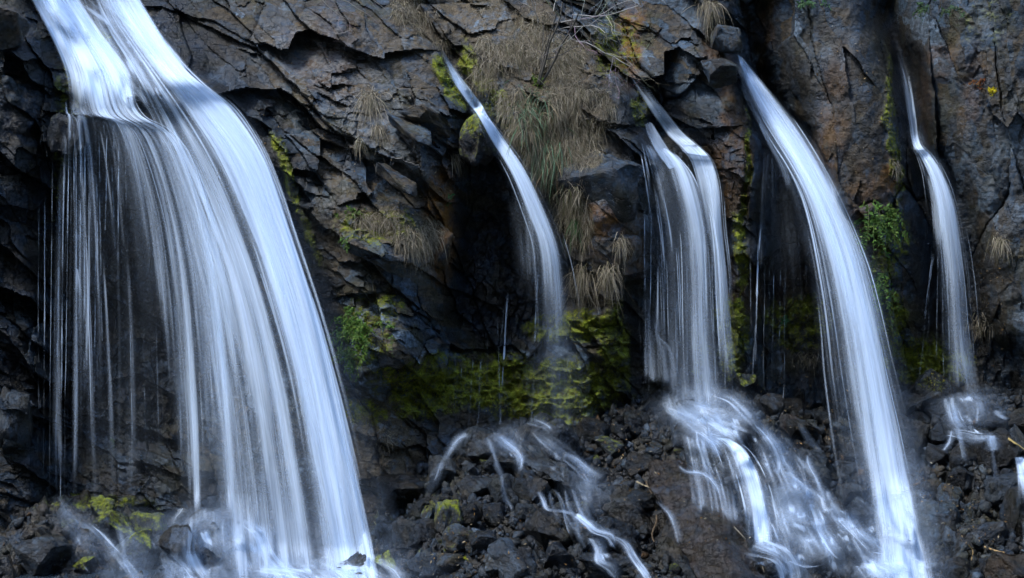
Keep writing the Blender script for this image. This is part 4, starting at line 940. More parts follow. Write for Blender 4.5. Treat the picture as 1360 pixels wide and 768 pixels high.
strands(f3, [(856,262,857,500,.2,.9),(866,250,862,520,.15,.6),(872,255,876,470,.1,.8),(884,300,882,520,.0,.8),(899,384,899,540,-.3,1.4),(912,330,914,545,-.35,.9),(926,340,930,560,-.4,1.2),(944,300,951,580,-.45,1.6),(960,300,964,560,-.3,.8),(968,360,972,520,-.2,.7),(850,280,850,470,.2,.5)])
run(f3, [(870,425,4),(872,446,8),(882,462,22),(888,490,26),(890,515,26)], name='veil', dens=.6, y=.1, mat=MAT_WATER, fade=(.05,.1))
run(f3, [(905,510,60),(916,526,84),(936,545,96),(955,562,90),(972,580,84)], dens=.72, layers=2, nu=60, gap=.05)
run(f3, [(884,540,18),(905,548,30),(930,560,34),(958,574,50),(982,590,60)], dens=1.0, layers=1, nu=30)
run(f3, [(950,520,30),(975,530,30),(998,556,22),(1014,576,16)], dens=.85)
run(f3, [(905,562,24),(925,574,24),(945,584,36),(962,590,40)], dens=1.0)
D3 = [[(938,578,-.2),(952,592,-.5),(962,615,-.75),(972,645,-.95),(980,680,-1.1),(984,730,-1.2)], [(955,580,-.3),(975,594,-.6),(988,616,-.85),(998,645,-1.05),(1006,680,-1.2),(1010,730,-1.3)],
      [(975,582,-.35),(996,598,-.65),(1010,620,-.9),(1022,648,-1.1),(1030,684,-1.25),(1036,732,-1.35)]]
sheet(f3, 'lower_drop', D3, ns=110, nu=70, dens=.86, edge=(.5,.4), seed=36, layers=3, gap=.05, ripple=.04, prof=lambda u, v: (.62+.5*np.exp(-((u-.62)/.3)**2))*(1.1-.25*v), fade=(.04,.06))
sheet(f3, 'lower_drop', [[(900,570,-.1),(906,600,-.4),(912,640,-.5),(916,680,-.6)], [(925,575,-.2),(935,605,-.5),(944,650,-.7),(950,690,-.8)], [(975,578,-.3),(1010,610,-.8),(1030,660,-1.2),(1040,720,-1.3)]], ns=70, nu=60, dens=.68, edge=(.2,.2), seed=38, gap=.05, fade=(.1,.1))
run(f3, [(900,616,8),(912,626,12),(930,628,14),(944,636,14),(954,650,12),(960,664,12)], dens=.72)
run(f3, [(892,566,6),(898,580,8),(896,596,10)], dens=.6)
run(f3, [(1000,722,60),(1015,728,50),(1036,738,34),(1048,756,28),(1052,785,28)], dens=1.15, layers=2, nu=34)
run(f3, [(1048,742,20),(1070,752,14),(1090,752,10)], dens=.9)
run(f3, [(1006,562,14),(1022,578,18),(1034,594,22),(1042,614,22),(1036,636,14)], dens=.8)
run(f3, [(1000,556,24),(1026,592,44),(1052,640,66),(1078,690,92),(1110,735,120),(1130,770,130)], dens=.74, nu=70, layers=2)
run(f3, [(1030,640,30),(1044,680,44),(1060,720,50),(1080,760,60)], dens=.8, nu=40)
run(f3, [(892,535,40),(930,552,80),(960,570,90),(985,590,80)], dens=.95, nu=60, layers=2)
run(f3, [(1038,630,16),(1050,630,18),(1068,646,18),(1080,660,34),(1084,690,32)], dens=.9, nu=26)
run(f3, [(1056,648,8),(1062,668,10),(1066,695,12)], dens=1.05)
run(f3, [(1036,640,20),(1040,670,34),(1044,700,34),(1050,725,30)], dens=.5, nu=26)
run(f3, [(1078,664,12),(1088,690,14),(1092,705,14),(1108,728,20),(1122,742,26)], dens=1.0)

# --- fourth fall
f4 = fall('tall smooth waterfall leaping from a notch in one curved white band, second from the right', P(1215, 755, -1))
E = [[(977,72,1.2),(986,108,.6),(1000,142,.4),(1022,180,.15),(1048,220,-.1),(1072,270,-.3),(1090,340,-.55),(1104,420,-.75),(1114,500,-.9),(1128,590,-1.1),(1143,680,-1.45),(1152,780,-1.8)],
     [(979,70,1.2),(1000,108,.6),(1020,142,.35),(1045,180,.1),(1070,222,-.15),(1096,272,-.4),(1122,340,-.65),(1142,420,-.85),(1158,500,-1.0),(1174,590,-1.2),(1188,680,-1.6),(1202,780,-2.0)],
     [(982,70,1.2),(1012,108,.6),(1038,142,.4),(1066,182,.15),(1092,226,-.1),(1117,276,-.35),(1144,340,-.6),(1166,420,-.8),(1184,500,-.95),(1207,590,-1.15),(1228,680,-1.5),(1246,780,-1.9)]]
def widen(G, a, b, dd=0): return [[(x+a*min(1, k/3)*(1+k*.12), y, z+dd) for k, (x, y, z) in enumerate(G[0])], G[1], [(x+b*min(1, k/3)*(1+k*.12), y, z+dd) for k, (x, y, z) in enumerate(G[2])]]
sheet(f4, 'band', E, ns=260, nu=90, dens=1.12, edge=(.5,.42), seed=41, layers=2, ripple=.03, gap=.05, prof=lambda u, v: 1.1-.34*sstep(.25,1,v), fade=(.05,0), spread=.07)
sheet(f4, 'band', widen(E, -6, 7, .08), ns=240, nu=90, dens=.80, edge=(.4,.35), seed=43, layers=2, ripple=.05, gap=.05, prof=lambda u, v: 1.1-.22*sstep(.4,1,v), fade=(.02,0))
sheet(f4, 'spray', widen(E, -14, 14, .15), ns=120, nu=60, dens=.22, edge=(.45,.45), seed=44, gap=.05, fade=(.3,0), mat=MAT_MIST, ripple=.05)
sheet(f4, 'veil', [[(1014,190,.6),(1008,260,.5),(1004,340,.5),(1002,420,.5)], [(1030,210,.4),(1035,270,.3),(1040,340,.2),(1046,420,.2)], [(1046,225,.1),(1066,280,-.1),(1084,340,-.3),(1098,420,-.4)]], ns=100, nu=80, dens=.40, edge=(.1,.1), seed=45, fade=(.05,.3))
run(f4, [(1006,160,5),(1022,190,10),(1040,222,14),(1052,262,12)], name='strand', dens=.85, y=.1, mat=MAT_WATER)
strands(f4, [(1012,282,1000,500,.25,1.5),(1007,305,1004,480,.3,1.0),(996,340,998,440,.4,.7),(1016,340,1014,520,.3,.7),(1022,350,1021,420,.3,.7),(1028,350,1026,500,.3,.9),(1037,345,1034,520,.25,.9),(1044,330,1040,560,.2,.8),(1052,300,1054,420,.1,.6),(1060,300,1064,400,0,.6),(1070,340,1072,440,-.1,.5)])
run(f4, [(1128,676,14),(1136,700,20),(1150,722,30),(1170,742,50)], dens=.9, nu=26)
run(f4, [(1100,650,8),(1108,672,14),(1120,690,16),(1130,705,14)], dens=.95)
run(f4, [(1060,560,6),(1076,586,10),(1092,604,8)], dens=.5)
run(f4, [(1150,738,60),(1180,752,110),(1210,775,120)], dens=.9, nu=50, layers=2, fade=(.2,0))

rt = random.Random(12)
def trickles(root, n, box, drift, wmax=9, dn=.85):
    for q in range(n):
        x = rt.uniform(box[0], box[2]); y = rt.uniform(box[1], box[3]); pts = [(x, y, rt.uniform(2, wmax*.5))]
        for k in range(rt.randint(3, 5)):
            x += drift*rt.uniform(.2, 1.2); y += rt.uniform(10, 20); pts.append((x, y, rt.uniform(3, wmax)))
        if y < 790: run(root, pts, dens=dn*rt.uniform(.6, 1.15), nu=12, fade=(.1, .3), seed=900+q, part='trickle')
trickles(f3, 8, (890, 535, 1000, 580), 7)
trickles(f3, 7, (1000, 580, 1090, 720), 8)
trickles(f4, 4, (1100, 660, 1160, 740), 8)
trickles(f2, 8, (640, 575, 790, 690), 8, 7, .7)
trickles(f1, 6, (90, 690, 240, 750), 7, 8, .6)
# --- fifth fall
f5 = fall('narrow kinked waterfall fraying into threads, rightmost of the row', P(1285, 525, .2))
F = [[(1213,190,.4),(1222,208,.25),(1232,232,.1),(1240,270,.0),(1247,320,-.05),(1252,380,-.1),(1256,450,-.1),(1258,545,-.1)],
     [(1218,190,.4),(1230,208,.2),(1244,232,.05),(1256,270,-.08),(1262,320,-.15),(1268,380,-.2),(1272,450,-.2),(1280,526,-.2)],
     [(1224,188,.4),(1240,206,.25),(1256,232,.1),(1270,270,.0),(1280,320,-.05),(1288,380,-.1),(1294,450,-.1),(1312,545,-.1)]]
F = [a+b for a, b in zip([[(1183,52,3),(1196,100,3),(1206,150,3)], [(1187,52,3),(1203,100,3),(1212,150,3)], [(1191,52,3),(1210,100,3),(1218,148,3)]], F)]
sheet(f5, 'veil', F, ns=220, nu=60, dens=.88, edge=(.3,.3), seed=51, layers=2, ripple=.03, prof=lambda u, v: 1.05-.55*sstep(.35,.9,v)+.12*np.exp(-((u-.6)/.2)**2), fade=(.12,.04))
sheet(f5, 'veil', [[(1226,222,.3),(1234,260,.2),(1238,310,.15),(1240,360,.15)], [(1236,228,.2),(1244,270,.1),(1247,315,0),(1248,360,0)], [(1244,232,.1),(1254,270,0),(1258,320,-.1),(1262,360,-.1)]], ns=60, nu=40, dens=.6, edge=(.2,.3), seed=53, fade=(.1,.3))
strands(f5, [(1241,325,1220,515,.1,1.0),(1243,330,1228,420,.1,.8),(1246,325,1244,480,.05,1.1),(1250,330,1254,520,0,1.0),(1257,330,1262,525,-.1,1.2),(1264,340,1271,525,-.15,.9),(1272,340,1284,525,-.15,.8),(1236,340,1232,460,.1,.6),(1280,330,1296,500,-.05,.7)])
run(f5, [(1274,518,70),(1284,532,66),(1288,552,62),(1290,572,64)], dens=.7, nu=44)
run(f5, [(1262,526,14),(1266,545,18),(1272,562,24),(1286,575,44)], dens=.8)
run(f5, [(1275,520,16),(1296,530,14),(1302,545,12),(1300,565,14)], dens=.6)
run(f5, [(1256,574,18),(1275,576,26),(1300,582,34),(1316,580,18),(1322,594,16)], dens=1.15, layers=2)
run(f5, [(1318,578,12),(1319,588,16),(1320,600,18)], dens=1.1)
run(f5, [(1266,572,8),(1262,588,7),(1254,600,8)], dens=.8)
run(f5, [(1322,545,8),(1328,552,8),(1340,558,8)], dens=.8)
sheet(f5, 'side_spill', [[(1346,606,-.6),(1349,622,-.8),(1350,645,-.9),(1352,690,-1)], [(1352,606,-.6),(1358,622,-.8),(1363,645,-.9),(1368,690,-1)], [(1358,606,-.6),(1372,622,-.8),(1382,645,-.9),(1388,690,-1)]], ns=50, nu=24, dens=1.0, edge=(.3,.2), seed=55, layers=2, fade=(.05,.3))
sheet(f5, 'side_spill', [[(1354,690,-1),(1356,715,-1.1),(1354,750,-1.2)], [(1364,690,-1),(1366,715,-1.1),(1366,750,-1.2)], [(1374,690,-1),(1378,715,-1.1),(1378,750,-1.2)]], ns=40, nu=24, dens=.6, edge=(.3,.2), seed=57, fade=(.1,.3))

trickles(f5, 3, (1255, 520, 1310, 575), 4, 8, .8)
sheet(f1, 'spray', [[(a-24-k*3, b, c+.2) for k, (a, b, c) in enumerate(R5)], R3, [(a+10+k*4, b, c+.2) for k, (a, b, c) in enumerate(R1)]], ns=100, nu=70, dens=.11, edge=(.3,.3), seed=71, gap=.05, fade=(.3,0), mat=MAT_MIST, ripple=.05)
sheet(f2, 'spray', [[(a-10, b, c+.1) for a, b, c in A[0]], A[1], [(a+12, b, c+.1) for a, b, c in A[2]]], ns=80, nu=40, dens=.11, edge=(.45,.45), seed=72, gap=.05, fade=(.3,.1), mat=MAT_MIST)
sheet(f3, 'spray', [[(a-6, b, c+.1) for a, b, c in B[0]], B[1], B[2], [(a+14, b, c+.1) for a, b, c in B[3]]], ns=80, nu=50, dens=.11, edge=(.35,.35), seed=73, gap=.05, fade=(.3,.05), mat=MAT_MIST)
sheet(f5, 'spray', [[(a-8, b, c+.1) for a, b, c in F[0]], F[1], [(a+10, b, c+.1) for a, b, c in F[2]]], ns=80, nu=40, dens=.11, edge=(.45,.45), seed=74, gap=.05, fade=(.2,.1), mat=MAT_MIST)
steps(f3, 26, (886, 528, 968, 566), 1100, slant=.8)
steps(f3, 14, (992, 560, 1020, 640), 1200, wr=(7, 22), slant=.45)
steps(f3, 24, (1030, 640, 1080, 742), 1300, wr=(8, 30), hr=(14, 38), slant=.35, drift=.25)
steps(f3, 8, (990, 715, 1040, 755), 1350, wr=(14, 40), slant=.4)
steps(f4, 16, (1085, 650, 1150, 740), 1400, wr=(8, 30), slant=.3)
steps(f4, 12, (1140, 700, 1235, 755), 1450, wr=(14, 44), dens=.8)
steps(f2, 9, (640, 574, 690, 600), 1500, wr=(6, 16), hr=(8, 20), dens=.65)
steps(f2, 14, (715, 585, 740, 680), 1550, wr=(6, 22), hr=(10, 26), slant=.6, dens=.7)
steps(f2, 7, (775, 690, 800, 745), 1580, wr=(8, 20), slant=.5)
steps(f1, 22, (245, 690, 400, 760), 1600, wr=(14, 44), hr=(20, 60), dens=.85)
steps(f1, 14, (95, 690, 210, 752), 1700, wr=(6, 20), hr=(12, 36), dens=.6)
steps(f1, 10, (400, 735, 480, 765), 1750, wr=(16, 44), dens=.8)
steps(f5, 14, (1256, 524, 1300, 578), 1800, wr=(8, 26), dens=.8, slant=.3)
steps(f1, 16, (100, 40, 170, 120), 1900, wr=(8, 22), hr=(20, 50), drift=.5, dens=.85, slant=.8)
frays(f1, [R4, R3, R2, R1], 46, 2000, dens=.9, wd=(3, 9))
frays(f1, [Q1, Q2, Q3, Q4, Q5], 70, 2100, u0=.0, dens=.72, wd=(3, 14), vmin=.22)
frays(f2, A, 22, 2200, u0=-.3, u1=1.3, dens=.7, wd=(1.5, 4), vmin=.1)
frays(f3, B, 44, 2300, dens=.95, wd=(2, 5))
frays(f3, C, 24, 2350, u0=-.2, u1=1.25, dens=.8, wd=(2, 4))
frays(f3, D3, 18, 2380, u0=-.5, u1=1.1, dens=.85, wd=(2, 6))
frays(f4, E, 44, 2400, u0=-.2, u1=1.2, dens=.8, wd=(2, 7))
frays(f5, F, 26, 2500, u0=-.35, u1=1.3, dens=.75, wd=(1.5, 4), vmin=.1)
# drifting spray where the falls land: thin closed bodies of mist
mv = bpy.data.materials.new('mist'); mv.use_nodes = True; mt = mv.node_tree; mt.nodes.remove(mt.nodes['Principled BSDF'])
pv = mt.nodes.new('ShaderNodeVolumePrincipled'); pv.inputs['Color'].default_value = (.60, .77, 1, 1); pv.inputs['Density'].default_value = .09; pv.inputs['Anisotropy'].default_value = .1
mt.links.new(pv.outputs[0], mt.nodes['Material Output'].inputs['Volume'])
bm = bmesh.new(); bmesh.ops.create_icosphere(bm, subdivisions=4, radius=1); me = bpy.data.meshes.new('mist')
for px, py, rx, rz, yy in [(330,735,1.5,.75,-1.2), (150,720,1.0,.5,-.6), (930,555,.75,.38,-.3), (1010,690,.75,.5,-1.2), (1205,720,.75,.55,-1.4), (690,590,.9,.32,-.5), (1290,540,.5,.3,-.2), (740,500,.45,.8,-.2)]:
    m = Matrix.Translation(Vector(P(px, py, yy))) @ Matrix.Diagonal((rx, .45*rx, rz, 1)); b2 = bmesh.new(); bmesh.ops.create_icosphere(b2, subdivisions=4, radius=1, matrix=m); tmp = bpy.data.meshes.new('t'); b2.to_mesh(tmp); b2.free(); 
    if px == 330: bm.free(); bm = bmesh.new()
    bm.from_mesh(tmp); bpy.data.meshes.remove(tmp)
bm.to_mesh(me); bm.free(); me.materials.append(mv)
for p in me.polygons: p.use_smooth = True
mo = bpy.data.objects.new('mist', me); scene.collection.objects.link(mo); tag(mo, 'thin bluish spray hanging where the falls land', 'mist', kind='stuff')
cy.volume_bounces = 0
# ------------------------------------------------------------------ plants
def leaf_material(name, rough=.7, trans=.35):
    t = NT(name); t.t.nodes.remove(t.b); c = t.attr('tint', 'Color')
    c2 = t.mix(t.noise(30, 2, .5), c, t.mix(.6, c, (.02, .02, .01)))
    df = t.n('ShaderNodeBsdfPrincipled'); t.l(c2, df.inputs['Base Color']); df.inputs['Roughness'].default_value = rough; df.inputs['Specular IOR Level'].default_value = .25
    tl = t.n('ShaderNodeBsdfTranslucent'); t.l(c, tl.inputs[0]); m = t.n('ShaderNodeMixShader'); m.inputs[0].default_value = trans
    t.l(df.outputs[0], m.inputs[1]); t.l(tl.outputs[0], m.inputs[2]); t.l(m.outputs[0], t.out.inputs['Surface']); return t.m
MAT_LEAF = leaf_material('foliage')
MAT_TWIG = leaf_material('bark', .8, 0)
def mixc(cols, n, R):
    cols = np.array(cols, float); i = R.integers(len(cols), size=n); j = R.integers(len(cols), size=n); f = R.random((n, 1))*.5
    return (cols[i]*(1-f)+cols[j]*f)*R.uniform(.65, 1.2, (n, 1))
def blades(name, base, direc, length, width, cols, droop, R, seg=5, curl=.3, mat=None):
    """many narrow bent blades as one mesh; base n x 3, direc n x 3 start directions"""
    n = len(base); t = np.linspace(0, 1, seg)
    d = direc/np.linalg.norm(direc, axis=1, keepdims=True)
    g = np.array([0, 0, -1.0]); side = np.cross(d, R.normal(size=(n, 3))); side /= np.linalg.norm(side, axis=1, keepdims=True)
    L = length[:, None, None]; T = t[None, :, None]
    c = base[:, None]+d[:, None]*L*T*(1-.25*T*droop[:, None, None])+g*L*(T**2)*droop[:, None, None]+side[:, None]*L*curl*(T**2)*R.normal(size=(n, 1, 1))
    w = (width[:, None]*np.clip(np.sin((t*.9+.1)*np.pi)[None]**.6, .12, 1))[..., None]
    V = np.stack([c-side[:, None]*w*.5, c+side[:, None]*w*.5], 2).reshape(-1, 3)          # n, seg, 2
    i = (np.arange(n)[:, None]*seg*2 + np.arange(seg-1)[None]*2).ravel()
    F = np.stack([i, i+1, i+3, i+2], 1)
    return mesh_np(name, V, F, mat or MAT_LEAF, True, {'tint': np.repeat(cols, seg*2, 0)})
def surf(px, py, off=.0):
    return P(px, py, solid(np.asarray(px, float), np.asarray(py, float))-off)
DRY = [(.36,.31,.22), (.24,.20,.14), (.12,.10,.07), (.52,.47,.36), (.42,.37,.27), (.17,.165,.08)]
GREEN = [(.06,.15,.02), (.10,.22,.03), (.03,.08,.012), (.16,.25,.04)]
BLUEGR = [(.10,.21,.12), (.15,.28,.17), (.06,.13,.06), (.30,.27,.16)]
def clump(name, px, py, w, h, n, ln, cols, label, cat, dirv=(0, -.5, .2), droop=.9, wid=.008, group=None, sprd=.5, seed=0, root=None):
    R = np.random.default_rng(int(px*31+py*7+seed)); x = px+R.normal(size=n)*w*.25; y = py+R.normal(size=n)*h*.22
    b = surf(x, y, .0); d = np.array(dirv)+R.normal(size=(n, 3))*sprd
    o = blades(name, b, d, ln*R.uniform(.45, 1.15, n), wid*R.uniform(.6, 1.3, n), mixc(cols, n, R), droop*R.uniform(.6, 1.3, n), R)
    if root: under(o, root)
    else: tag(o, label, cat, group)
    return o
# the sheet of dead grass over the middle buttress
def scatter(mask, n, R, lim=.25):
    out = []
    while len(out) < n:
        x = R.uniform(-20, 1380, 20000); y = R.uniform(-20, 780, 20000); m = lut(mask, x, y)
        k = R.random(20000) < m*(m > lim); out += list(zip(x[k], y[k]))
        if not len(out): break
    a = np.array(out[:n]); return a[:, 0], a[:, 1]
R = np.random.default_rng(77)
GR = blobs([(600,20,70,34,10,1),(680,50,90,40,20,1),(740,110,60,60,-20,1),(690,100,50,60,0,.9),(770,170,36,80,-20,.8),(720,190,50,60,-30,.7),(745,250,24,50,-35,.6),(770,290,20,40,0,.5),(790,160,30,40,0,.9),(650,30,110,50,10,.8),(560,12,40,24,0,.8),
            (500,288,50,20,0,.5),(550,310,34,30,20,.6),(640,110,20,30,0,.5)], 16, 44)
GR = GR*sstep(-.18, .12, fbm(GX/34, GY/34, 88, 3))
x, y = scatter(GR, 36000, R)
d = np.array([.12, -.7, .0])+R.normal(size=(len(x), 3))*.6
o = blades('dry_grass', surf(x, y, -.01), d, .05+.22*R.random(len(x))**1.5, R.uniform(.0025, .006, len(x)), mixc(DRY, len(x), R), R.uniform(.4, 1.3, len(x)), R, 5)
tag(o, 'dead straw coloured grass hanging over the middle buttress', 'grass', kind='stuff')
# moss cushions
x, y = scatter(MOSS, 40000, R, .35)
d = np.array([0, -.7, .5])+R.normal(size=(len(x), 3))*.6
o = blades('moss', surf(x, y, -.005), d, R.uniform(.012, .038, len(x)), R.uniform(.006, .014, len(x)), mixc([(.14,.17,.015),(.26,.26,.02),(.06,.09,.008),(.30,.25,.025),(.09,.13,.012)], len(x), R), R.uniform(.2, .9, len(x)), R, 3)
tag(o, 'yellow green moss cushions on damp rock at the foot and edges of the falls', 'moss', kind='stuff')
# fallen leaves in the rubble
def leaves_mesh(name, px, py, size, cols, R, lift=.02):
    n = len(px); b = surf(px, py, lift); u = R.normal(size=(n, 3)); u /= np.linalg.norm(u, axis=1, keepdims=True); v = np.cross(u, R.normal(size=(n, 3))); v /= np.linalg.norm(v, axis=1, keepdims=True)
    s = size[:, None]
    V = np.stack([b-u*s, b-v*s*.4+u*s*.1, b+u*s, b+v*s*.4+u*s*.1], 1).reshape(-1, 3); i = np.arange(n)*4
    return mesh_np(name, V, np.stack([i, i+1, i+2, i+3], 1), MAT_LEAF, False, {'tint': np.repeat(cols, 4, 0)})
LF = blobs([(1280,705,60,50,0,1),(840,600,60,60,0,1),(1080,560,60,60,0,.8),(600,740,60,40,0,.8),(500,570,50,60,0,.6),(1040,470,60,60,0,.9),(1240,670,40,60,0,.8),(700,700,120,60,0,.35),(950,680,60,60,0,.4),(1310,420,40,80,0,.5),(470,150,140,120,0,.35),(1130,150,60,160,0,.2),(560,250,60,90,0,.35)], 10, 3)
x, y = scatter(LF, 1000, R, .1)
o = leaves_mesh('fallen_leaves', x, y, R.uniform(.008, .026, len(x)), mixc([(.30,.17,.05),(.36,.27,.14),(.20,.10,.03),(.40,.36,.26)], len(x), R), R)
tag(o, 'small tan and orange dead leaves caught among the rocks', 'leaves', kind='stuff')
# single tufts
clump('grass_tuft', 490,128,20,20, 260,.42, DRY,'pale dry grass tuft hanging from the slate buttress beside the first fall','grass tuft',(.05,-.35,.0),1.0,.006,sprd=.22)
clump('grass_tuft', 502,168,12,14, 110,.32, DRY,'thin dry tuft hanging just below the pale one on the slate buttress','grass tuft',(.05,-.3,0),1.1,.005,sprd=.18)
clump('grass_tuft', 478,185,8,8, 50,.22, DRY,'tiny dry tuft left of the thin hanging one','grass tuft',(.0,-.3,0),1.1,.005,sprd=.18)
clump('grass_tuft', 940,6,26,12, 220,.36, DRY,'dry tuft hanging at the top edge above the square block','grass tuft',(.0,-.35,0),1.0,.006,sprd=.2)
clump('grass_tuft', 490,290,44,20, 260,.26, DRY,'dry grass on the small shelf right of the first fall','grass tuft',(.0,-.35,.1),.9,.006,sprd=.4)
clump('grass_tuft', 560,312,40,26, 300,.28, DRY,'greyish dead grass heap spilling off the block left of the second fall','grass tuft',(.1,-.35,.0),1.0,.006,sprd=.35)
clump('grass_tuft', 605,208,14,14, 120,.20, DRY,'fan of pale dead leaves beside the mossy boulder','grass tuft',(.05,-.3,-.1),1.0,.010,sprd=.25)
clump('grass_tuft', 772,362,26,22, 240,.36, DRY,'dry tuft hanging low on the middle buttress','grass tuft',(.0,-.35,0),1.1,.006,sprd=.2)
clump('grass_tuft', 808,360,22,26, 200,.34, DRY,'dry tuft hanging left of the third fall','grass tuft',(.0,-.35,0),1.1,.006,sprd=.2)
clump('grass_tuft', 825,320,14,20, 110,.24, DRY,'small dry tuft on the brown block left of the third fall','grass tuft',(.0,-.3,0),1.1,.006,sprd=.2)
clump('grass_tuft', 760,262,30,40, 300,.22, DRY+[(.14,.16,.05)],'yellowish grass beard along the lower edge of the middle buttress','grass tuft',(.0,-.35,0),1.0,.006,sprd=.35)
clump('grass_tuft', 1328,320,20,20, 180,.18, DRY,'straw coloured tuft on the column right of the fifth fall','grass tuft',(.0,-.35,0),1.0,.006,sprd=.3)
clump('grass_tuft', 1190,220,10,24, 120,.14, DRY,'pale beard of dead moss on the edge left of the fifth fall','grass tuft',(.0,-.35,0),1.0,.006,sprd=.3)
clump('grass_tuft', 1300,430,30,30, 180,.14, DRY,'brown dead grass right of the fifth fall\'s threads','grass tuft',(.0,-.35,0),.9,.006,sprd=.4)
clump('grass_tuft', 1075,475,34,22, 220,.12, DRY,'brown dead growth on the rock left of the fourth fall','grass tuft',(.0,-.35,0),.9,.006,sprd=.4)
clump('grass_tuft', 520,580,40,40, 160,.12, DRY,'sparse dead stalks on the dry bank below the overhang','grass tuft',(.0,-.35,.1),.6,.005,sprd=.5)
# green ones
clump('long_grass', 708,150,60,70, 330,.34, BLUEGR+[(.30,.22,.13)],'long blue green grass streaming down under the bare shrub','grass clump',(.10,-.40,.05),1.05,.010,sprd=.30)
clump('long_grass', 728,205,44,60, 240,.36, BLUEGR+[(.28,.20,.12)],'lower bunch of blue green blades hanging beside the second fall','grass clump',(.12,-.40,.0),1.05,.010,sprd=.28,seed=2)
clump('long_grass', 715,112,10,12, 60,.20, GREEN+[(.25,.25,.02)],'bright green sprout at the base of the bare shrub','grass clump',(.0,-.3,.6),.3,.014,sprd=.3)
clump('long_grass', 765,295,10,12, 45,.30, [(.05,.14,.05),(.08,.18,.07)],'small vivid green grass clump under the yellowish beard','grass clump',(.0,-.35,.1),1.0,.012,sprd=.25)
def leafy(px, py, w, h, n, size, cols, label, name='fern', cat='fern', stems=9, ln=.3, dirv=(0, -.4, .2), droop=.8):
    """stems that bend over, with pairs of small leaves along them"""
    R = np.random.default_rng(int(px*17+py)); root = empty(name, surf(np.array([px]), np.array([py]))[0]); tag(root, label, cat)
    x = px+R.normal(size=stems)*w*.25; y = py+R.normal(size=stems)*h*.25; b = surf(x, y, 0)
    d = np.array(dirv)+R.normal(size=(stems, 3))*.45; d /= np.linalg.norm(d, axis=1, keepdims=True)
    L = ln*R.uniform(.6, 1.2, stems)
    g = np.array([0, 0, -1.0]); dr = droop*R.uniform(.6, 1.2, stems)
    V = []; C = []
    st = []
    for k in range(stems):
        m = max(6, int(n/stems)); t = np.linspace(.1, 1, m)[:, None]
        c = b[k]+d[k]*L[k]*t*(1-.2*t)+g*L[k]*t**2*dr[k]; st.append((b[k], d[k], L[k], dr[k]))
        col_ = mixc(cols, m, R)
        for i in range(m):
            for sgn in (-1, 1):
                ax = np.cross(d[k], R.normal(size=3)*.5+[0, -1, 0]); ax /= np.linalg.norm(ax)+1e-9
                lv = ax*sgn+R.normal(size=3)*.35+[0, -.2, -.2]; lv /= np.linalg.norm(lv); sd_ = np.cross(lv, R.normal(size=3)*.5+[0, -1, .3]); sd_ /= np.linalg.norm(sd_)+1e-9
                s = size*R.uniform(.6, 1.25)*(1.15-.6*t[i, 0]); p = c[i]
                V += [p, p+lv*s*.5+sd_*s*.2, p+lv*s, p+lv*s*.5-sd_*s*.2]; C += [col_[i]]*4
    V = np.array(V); i = np.arange(len(V)//4)*4
    under(mesh_np('foliage', V, np.stack([i, i+1, i+2, i+3], 1), MAT_LEAF, False, {'tint': np.array(C)}), root)
    o = blades('stem', np.array([s[0] for s in st]), np.array([s[1] for s in st]), np.array([s[2] for s in st]), np.full(stems, .006), mixc([(.10,.12,.04)], stems, R), np.array([s[3] for s in st]), R, 8, 0)
    under(o, root); return root
leafy(468,436,44,40,760,.07,GREEN+[(.09,.20,.03)],'bright green fern clump on the overhang right of the first fall',stems=52,ln=.32)
leafy(462,474,36,30,420,.06,GREEN,'lower green fern clump hanging right of the first fall',stems=32,ln=.26)
leafy(515,430,22,20,60,.05,GREEN,'small fern right of the bright green clump',stems=6,ln=.2)
leafy(465,282,26,14,120,.04,GREEN+[(.16,.2,.04)],'green sprigs at the left end of the dry grass shelf',stems=10,ln=.16)
leafy(458,322,16,14,50,.05,GREEN,'tiny leafy sprig below the dry grass shelf',name='leafy_sprig',cat='plant',stems=5,ln=.14)
leafy(600,262,8,8,20,.05,[(.06,.22,.08)],'tiny vivid green sprig on the rusty block by the second fall',name='leafy_sprig',cat='plant',stems=4,ln=.08)
leafy(1168,300,36,56,440,.075,GREEN+[(.10,.20,.04)],'long leaved fern clump on the column between the fourth and fifth falls',stems=40,ln=.36,droop=1)
leafy(1182,285,18,30,120,.07,GREEN,'upper fern tips left of the fifth fall',stems=12,ln=.26,droop=1)
leafy(1135,314,14,6,26,.08,GREEN,'three leaved sprig sticking out beside the fourth fall',name='leafy_sprig',cat='plant',stems=4,ln=.14,droop=.3)
leafy(1170,385,38,30,220,.07,GREEN,'lower hanging fern between the fourth and fifth falls',stems=22,ln=.42,droop=1.1)
leafy(1040,425,12,10,40,.05,[(.05,.17,.06)],'small green plant behind the thin strands of the fourth fall',name='leafy_sprig',cat='plant',stems=5,ln=.12)
leafy(1078,4,26,10,60,.07,[(.05,.13,.05),(.08,.18,.07)],'sprig of green leaves at the top edge above the fourth fall',name='leafy_sprig',cat='plant',stems=7,ln=.2)
leafy(1225,10,40,18,80,.06,[(.04,.10,.04),(.07,.14,.06)],'thin green leaves at the top edge above the fifth fall',name='leafy_sprig',cat='plant',stems=10,ln=.2)
leafy(1270,12,30,12,60,.05,[(.04,.10,.04),(.07,.14,.06)],'leaves along the top edge right of the fifth fall',name='leafy_sprig',cat='plant',stems=8,ln=.18)
leafy(1318,121,6,6,30,.06,[(.75,.60,.01),(.55,.50,.01)],'bright yellow leaves on the right column',name='leafy_sprig',cat='plant',stems=4,ln=.07,droop=.2)
leafy(1300,112,26,10,70,.05,[(.25,.06,.015),(.18,.09,.03)],'reddish brown withered sprig left of the bright yellow leaves',name='leafy_sprig',cat='plant',stems=8,ln=.16,droop=.3)
